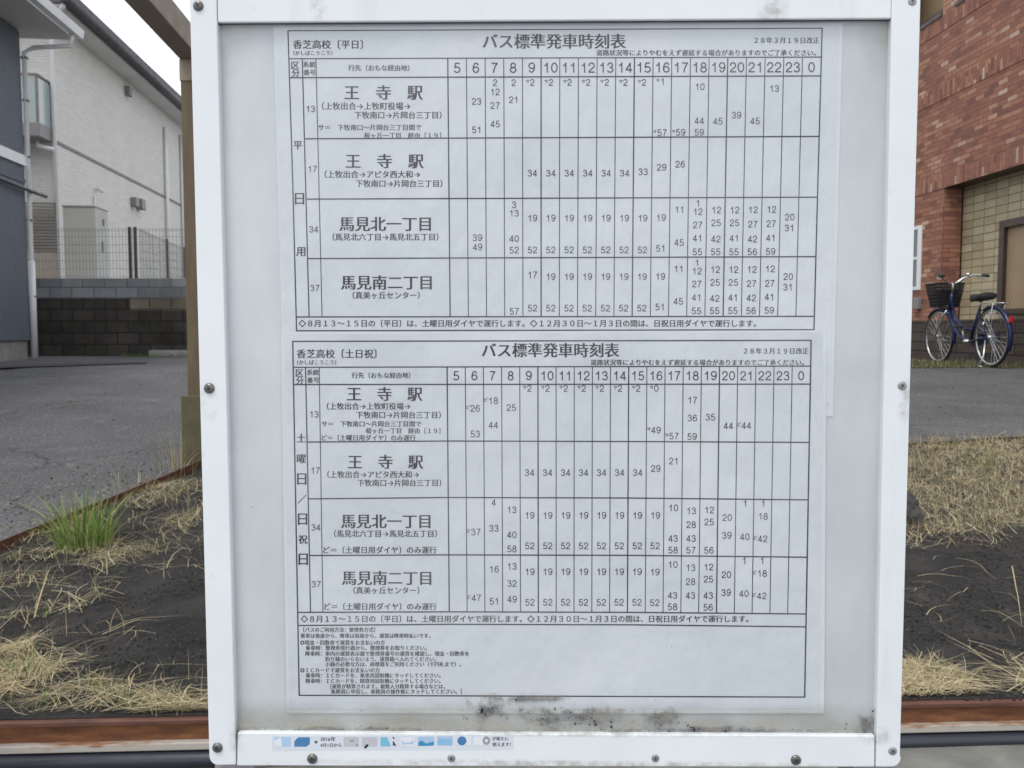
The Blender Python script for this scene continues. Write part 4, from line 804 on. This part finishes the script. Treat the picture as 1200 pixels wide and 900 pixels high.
for i in range(n_): z = lerp(zl0, zl1, (i + .5) / n_); mb.box(((xlv0 + xlv1) / 2, -.13, z), (xlv1 - xlv0, .012, (zl1 - zl0) / n_ * .72))
for x in (xlv0, xlv1 - .03): mb.span((x, -.12, zl0), (x + .03, -.08, zl1))
mb.build('louvre_screen', M['louvre'], cream)
MB().span((xlv0, -.14, -.1), (xlv1, -.02, zl0 - .005)).build('screen_base', plain('base_tan', (.27, .235, .205), .8, 0, .12, 6), cream)

# ------------------------------------------------------------------ brick building (right)
BY = math.atan2(.038, 1); YB = 11.7
bc = on_y(1102, 372, YB)
brick = tag(empty('brick_building', (bc.x, YB, LOT), BY), 'red brick building with tiled recess and soldier courses at the right edge', 'building')
# local: -x faces the lot, +y runs away from the camera
zr = on_y(1104, 220, YB).z - LOT; zp = 1.53 - LOT
TH = .245; N0, F1 = -9.0, 5.2; zT = 8.0
MB().span((0, 0, zp), (TH, .55, zr)).build('wall', M['brick'], brick)
wz0, wz1 = on_y(1072, 340, 12.4).z - LOT, on_y(1072, 265, 12.4).z - LOT
MB().span((0, .55, zp), (TH, 1.6, wz0)).build('wall', M['brick'], brick); MB().span((0, .55, wz1), (TH, 1.6, zr)).build('wall', M['brick'], brick); MB().span((0, 1.6, zp), (TH, F1, zr)).build('wall', M['brick'], brick)
zo = on_y(1079, 31, 12.3).z - LOT; zs1 = 4.63 - LOT
MB().span((0, N0, zr), (TH, F1, zo)).build('wall', M['brick'], brick)
MB().span((-.006, .004, zp + .01), (.0, .02, zr - .22)).build('corner_bricks', M['brick_jamb'], brick)
MB().span((.004, -.006, zp + .002), (TH, -.0005, zr - .002)).build('recess_jamb', M['brick_jamb'], brick)
for z in (zr + .105, zs1, zo - .105): MB().span((-.007, N0, z - .105), (-.0005, F1, z + .105)).build('soldier_course', M['brick_soldier'], brick)
MB().span((-.001, -6.0, zr - .001), (TH, -.0, zr + .004)).build('lintel', M['bronze'], brick)
# upper openings
def yb_at(px):                            # distance along the front of the brick building
    r = ray(px, 300); d = Vector((-math.sin(BY), math.cos(BY), 0)); k = (EYE.x - bc.x, EYE.y - YB); det = d.x * -r.y + d.y * r.x; return (k[0] * -r.y + k[1] * r.x) / det
ya, yb_, yc_, yd = yb_at(1096), yb_at(1111), yb_at(1121), N0
MB().span((0, yb_, zo), (TH, ya, zT)).build('pier', M['brick'], brick); MB().span((0, yc_ - 3.5, zo), (TH, yc_ - 1.2, zT)).build('pier', M['brick'], brick)
MB().span((0, ya + 1.4, zo), (TH, F1, zT)).build('wall', M['brick'], brick); MB().span((0, N0, zo), (TH, yc_ - 3.5, zT)).build('wall', M['brick'], brick)
zo2 = on_y(1128, 9, 11.1).z - LOT
MB().span((0, yc_ - 1.2, zo), (TH, yc_, zT)).build('wall', M['brick'], brick)
MB().span((TH + .35, N0, zo - .02), (TH + .4, F1, zT)).build('loggia_wall', M['tan_board'], brick)
MB().span((-.02, ya, zo), (TH, ya + 1.4, zo + .05)).build('sill', M['bronze'], brick); MB().span((-.02, yc_, zo), (TH, yb_, zo + .05)).build('sill', M['bronze'], brick)
MB().span((TH + .02, ya, zo + .05), (TH + .05, ya + 1.4, zo + .28)).build('dark_panel', M['bronze'], brick)
MB().span((0, N0, zT), (6.5, F1, zT + .2)).build('roof', M['roof_dark'], brick)
MB().span((TH + .41, N0 + .05, -.9), (6.5, F1 - .05, zT)).build('core_wall', M['brick'], brick)
# recess
xr_ = TH + .02
MB().span((xr_, N0, zp - .1), (xr_ + .1, 0, zr + .3)).build('tile_wall', M['yellow_tile'], brick)
MB().span((-.10, N0, -.9), (xr_ - .005, F1, zp)).build('plinth', M['plinth'], brick)
def yt_at(px):
    r = ray(px, 300); nx = Vector((math.cos(BY), math.sin(BY), 0)) * xr_; d = Vector((-math.sin(BY), math.cos(BY), 0)); k = (EYE.x - bc.x - nx.x, EYE.y - YB - nx.y); det = d.x * -r.y + d.y * r.x; return (k[0] * -r.y + k[1] * r.x) / det
y1_ = yt_at(1176); zw0, zw1 = on_y(1178, 368, 10.75).z - LOT, on_y(1178, 259, 10.75).z - LOT
win = MB().span((xr_ - .07, y1_ - .10, zw0), (xr_ + .02, y1_, zw1)).span((xr_ - .07, y1_ - 2.0, zw1 - .09), (xr_ + .02, y1_ - .1005, zw1)).span((xr_ - .07, y1_ - 2.0, zw0), (xr_ + .02, y1_ - .1005, zw0 + .06)).span((xr_ - .07, y1_ - 2.1, zw0), (xr_ + .02, y1_ - 2.0005, zw1)).build('shutter_window', M['bronze'], brick)
MB().span((xr_ - .02, y1_ - 2.0, zw0 + .061), (xr_ - .004, y1_ - .101, zw1 - .091)).build('shutter_panel', M['tan_board'], win)
# white window in the brick face
y0w = yb_at(1077.5); mb = MB()
mb.span((-.01, .55, wz0), (.05, y0w + .05, wz1)).span((-.01, y0w + .0505, wz0), (.05, 1.6, wz0 + .05)).span((-.01, y0w + .0505, wz1 - .05), (.05, 1.6, wz1)).span((-.01, y0w + .0505, (wz0 + wz1) / 2 - .02), (.05, 1.6, (wz0 + wz1) / 2 + .02)).span((-.01, 1.55, wz0 + .0505), (.05, 1.5995, wz1 - .0505))
wn = mb.build('window', M['white_pvc'], brick); MB().span((.02, .56, wz0 + .01), (.03, 1.59, wz1 - .01)).build('pane', M['glass_dark'], wn)
yv = yb_at(1079); zv = on_y(1079, 356, 12.3).z - LOT; MB().span((-.06, yv - .07, zv - .08), (-.001, yv + .07, zv + .08), .01).build('vent_hood', M['grey_box'], brick)
# grass verge in front of it
t = NT('verge'); c = t.coord(); a_ = t.noise(c, 7, 7, .65); k = t.ramp(a_, [(.3, (.035, .045, .018)), (.5, (.075, .085, .03)), (.7, (.19, .17, .075))]); M['verge'] = t.done(t.bsdf(k, .95, 0, t.bump(t.noise(c, 60, 5), .8, .02)))
vg = on_g(1130, 431.5)
tag(MB().face([(2.5, vg.y + .02, LOT + .008), (9, vg.y + .12, LOT + .008), (9, 16, LOT + .008), (2.5, 16, LOT + .008)]).build('verge', M['verge']), kind='structure')
S = Blades()
for _ in range(3200):
    x = random.uniform(4.2, 6.6); y = vg.y + abs(random.gauss(0, .9)) + .04 * noise.noise(Vector((x * 6, 0, 0)))
    standing(S, x, y, random.uniform(.025, .10), random.uniform(.004, .008), tuple(q * .6 for q in mixc(GREEN + STRAW[3:7])), .6, LOT)
tag(S.build('verge_grass'), 'short patchy grass along the foot of the brick building', 'grass', None, 'stuff')

# ------------------------------------------------------------------ bicycle
BL = plain('bike_blue', (.013, .02, .075), .3, .3, .1); CH = plain('chrome', (.55, .55, .56), .25, .9, .05); RB = plain('rubber', (.02, .02, .02), .8, 0, .2); ALU = plain('alloy', (.5, .5, .5), .35, .8, .05); BKT = plain('basket_black', (.025, .026, .03), .5, .2, .1)
pr = on_g(1161, 431)
bike = tag(empty('bicycle', (pr.x, pr.y + .0, LOT + .009), R(1.5)), 'blue city bicycle with dark front basket parked before the brick building', 'bicycle')
RW, WB = .335, 1.13                       # local +y points to the front wheel
def wheel(yc, steer=0):
    tyre = MB().tube([(0, yc + RW * math.cos(i * math.tau / 40) * .965, RW + RW * math.sin(i * math.tau / 40) * .965) for i in range(40)], .0185, 8, True).build('wheel', RB, bike, True)
    MB().tube([(0, yc + RW * .91 * math.cos(i * math.tau / 40), RW + RW * .91 * math.sin(i * math.tau / 40)) for i in range(40)], .012, 6, True).build('rim', CH, tyre, True)
    mb = MB()
    for i in range(28):
        a = i * math.tau / 28; b = a + (.5 if i % 2 else -.5); sx = .025 if i % 4 < 2 else -.025
        mb.tube([(sx, yc + .02 * math.cos(b), RW + .02 * math.sin(b)), (0, yc + RW * .9 * math.cos(a), RW + RW * .9 * math.sin(a))], .0016, 4)
    mb.build('spokes', CH, tyre); MB().tube([(-.05, yc, RW), (.05, yc, RW)], .022, 10).build('hub', ALU, tyre, True)
wheel(0); wheel(WB)
def fender(yc, a0, a1):
    mb = MB(); n = 22; rr = RW + .022; prof = [(-.028, -.012), (-.02, .004), (0, .009), (.02, .004), (.028, -.012)]; rings = []
    for i in range(n + 1):
        a = R(lerp(a0, a1, i / n)); rings.append([mb.bm.verts.new((px_, yc + (rr + pz) * math.cos(a), RW + (rr + pz) * math.sin(a))) for px_, pz in prof])
    for A, C in zip(rings, rings[1:]):
        for k in range(4): mb.bm.faces.new((A[k], A[k + 1], C[k + 1], C[k]))
    o = mb.build('mudguard', BL, bike, True); m = o.modifiers.new('thick', 'SOLIDIFY'); m.thickness = .002
fender(0, 55, 205); fender(WB, 40, 195)
BBt = (0, .44, .285); ST = (0, .26, .66); HT, HB = (0, .86, .86), (0, .90, .66)
mb = MB(); mb.tube([HB, (0, .78, .44), (0, .62, .32), BBt], .021, 10).tube([(0, .875, .76), (0, .74, .55), (0, .56, .43), (0, .375, .42)], .015, 10).tube([BBt, ST], .017, 10).tube([HT, HB], .022, 10)
for sx in (-.055, .055): mb.tube([(sx * .4, BBt[1], BBt[2]), (sx, 0, RW)], .010, 8).tube([(sx * .3, .285, .60), (sx, 0, RW)], .008, 8)
mb.build('frame', BL, bike, True)
mb = MB().tube([(0, .895, .64), (0, .91, .60)], .02, 10)
for sx in (-.06, .06): mb.tube([(sx * .6, .90, .66), (sx, .94, .60), (sx, WB - .02, RW)], .012, 8)
mb.build('fork', CH, bike, True)
MB().tube([HT, (0, .845, .97), (0, .86, .985)], .014, 10).build('stem', CH, bike, True)
hb = MB(); pts = [(-.27, .58, 1.06), (-.265, .68, 1.075), (-.22, .78, 1.085), (-.13, .85, 1.05), (-.05, .865, .99), (0, .865, .98), (.05, .865, .99), (.13, .85, 1.05), (.22, .78, 1.085), (.265, .68, 1.075), (.27, .58, 1.06)]
hbo = hb.tube(pts, .012, 10).build('handlebar', CH, bike, True)
for sx in (-1, 1):
    MB().tube([(sx * .27, .565, 1.058), (sx * .265, .68, 1.075)], .018, 10).build('grip', RB, hbo, True)
    MB().tube([(sx * .24, .75, 1.07), (sx * .275, .70, 1.035), (sx * .285, .60, 1.02)], .006, 6).build('brake_lever', ALU, hbo, True)
MB().tube([(.17, .82, 1.07), (.17, .82, 1.11)], .02, 10).build('bell', CH, hbo, True)
MB().tube([(0, .26, .66), (0, .235, .75)], .013, 10).build('seat_post', CH, bike, True)
mb = MB(); rings = []
for (y, hw, z) in ((.44, .018, .80), (.36, .03, .805), (.27, .055, .80), (.17, .105, .805), (.10, .105, .815), (.07, .07, .81)):
    rings.append([mb.bm.verts.new((hw * math.cos(a), y, z + .035 * math.sin(a) - (.02 if math.sin(a) < 0 else 0))) for a in [i * math.tau / 12 for i in range(12)]])
for A, C in zip(rings, rings[1:]):
    for k in range(12): mb.bm.faces.new((A[k], A[(k + 1) % 12], C[(k + 1) % 12], C[k]))
mb.bm.faces.new(rings[0]); mb.bm.faces.new(rings[-1][::-1]); mb.build('saddle', RB, bike, True)
mb = MB()
for x in (-.06, -.02, .02, .06): mb.tube([(x, .16, .715), (x, -.25, .715)], .005, 6)
for y in (.12, -.05, -.24): mb.tube([(-.07, y, .715), (.07, y, .715)], .005, 6)
for sx in (-.07, .07): mb.tube([(sx, -.12, .715), (sx * .9, 0, RW + .02)], .005, 6)
mb.build('rear_carrier', CH, bike, True)
# wire basket
mb = MB(); t0, t1 = .93, .66; 
def ringp(k, z):
    hw, y0_, y1_b = lerp(.13, .175, k), lerp(.93, .90, k), lerp(1.11, 1.17, k); return [(-hw, y0_, z), (hw, y0_, z), (hw, y1_b, z), (-hw, y1_b, z)]
for i in range(8):
    k = i / 7; P = ringp(k, lerp(.70, .99, k))
    for j in range(4): mb.tube([P[j], P[(j + 1) % 4]], .006 if i < 7 else .009, 5)
A, C = ringp(0, .70), ringp(1, .99)
for j in range(4):
    for i in range(10):
        k = i / 10; mb.tube([Vector(A[j]).lerp(Vector(A[(j + 1) % 4]), k), Vector(C[j]).lerp(Vector(C[(j + 1) % 4]), k)], .0052, 5)
for i in range(8): k = i / 7; mb.tube([Vector(A[0]).lerp(Vector(A[1]), k), Vector(A[3]).lerp(Vector(A[2]), k)], .0052, 5)
bk = mb.build('basket', BKT, bike)
mb = MB(); mb.span((-.125, .935, .71), (.125, 1.10, .93), .03); mb.build('basket_liner', plain('liner', (.03, .031, .036), .6, 0, .3, 20), bk)
MB().tube([(0, .94, .72), (0, 1.0, .70)], .035, 10).build('headlight', ALU, bike, True)
cr = MB().tube([(-.075, .44, .285), (.075, .44, .285)], .02, 10).tube([(.07, .44, .285), (.075, .40, .12)], .009, 8).tube([(-.07, .44, .285), (-.075, .48, .45)], .009, 8).build('crank', ALU, bike, True)
MB().span((.075, .36, .10), (.165, .44, .125), .005).build('pedal', RB, cr); MB().span((-.165, .44, .44), (-.075, .52, .465), .005).build('pedal', RB, cr)
mb = MB(); n = 16; oc = [(.05, .44 + .075 * math.cos(R(a)), .285 + .075 * math.sin(R(a))) for a in range(-90, 91, 15)] + [(.05, .0 + .045 * math.cos(R(a)), RW + .045 * math.sin(R(a))) for a in range(90, 271, 20)]
mb.prism(oc, (.016, 0, 0)).build('chain_guard', BL, bike)
MB().tube([(-.06, .02, .30), (-.10, -.02, .12), (-.16, -.04, .008)], .009, 8).tube([(-.16, -.02, .008), (-.165, -.10, .008)], .009, 8).build('kickstand', CH, bike, True)
MB().box((0, -.345, .53), (.05, .018, .065), bev=.006).build('rear_reflector', plain('reflector_red', (.45, .01, .02), .2), bike)
MB().tube([(-.04, .12, .47), (.0, .15, .52), (.04, .12, .47)], .012, 8).build('ring_lock', ALU, bike, True)
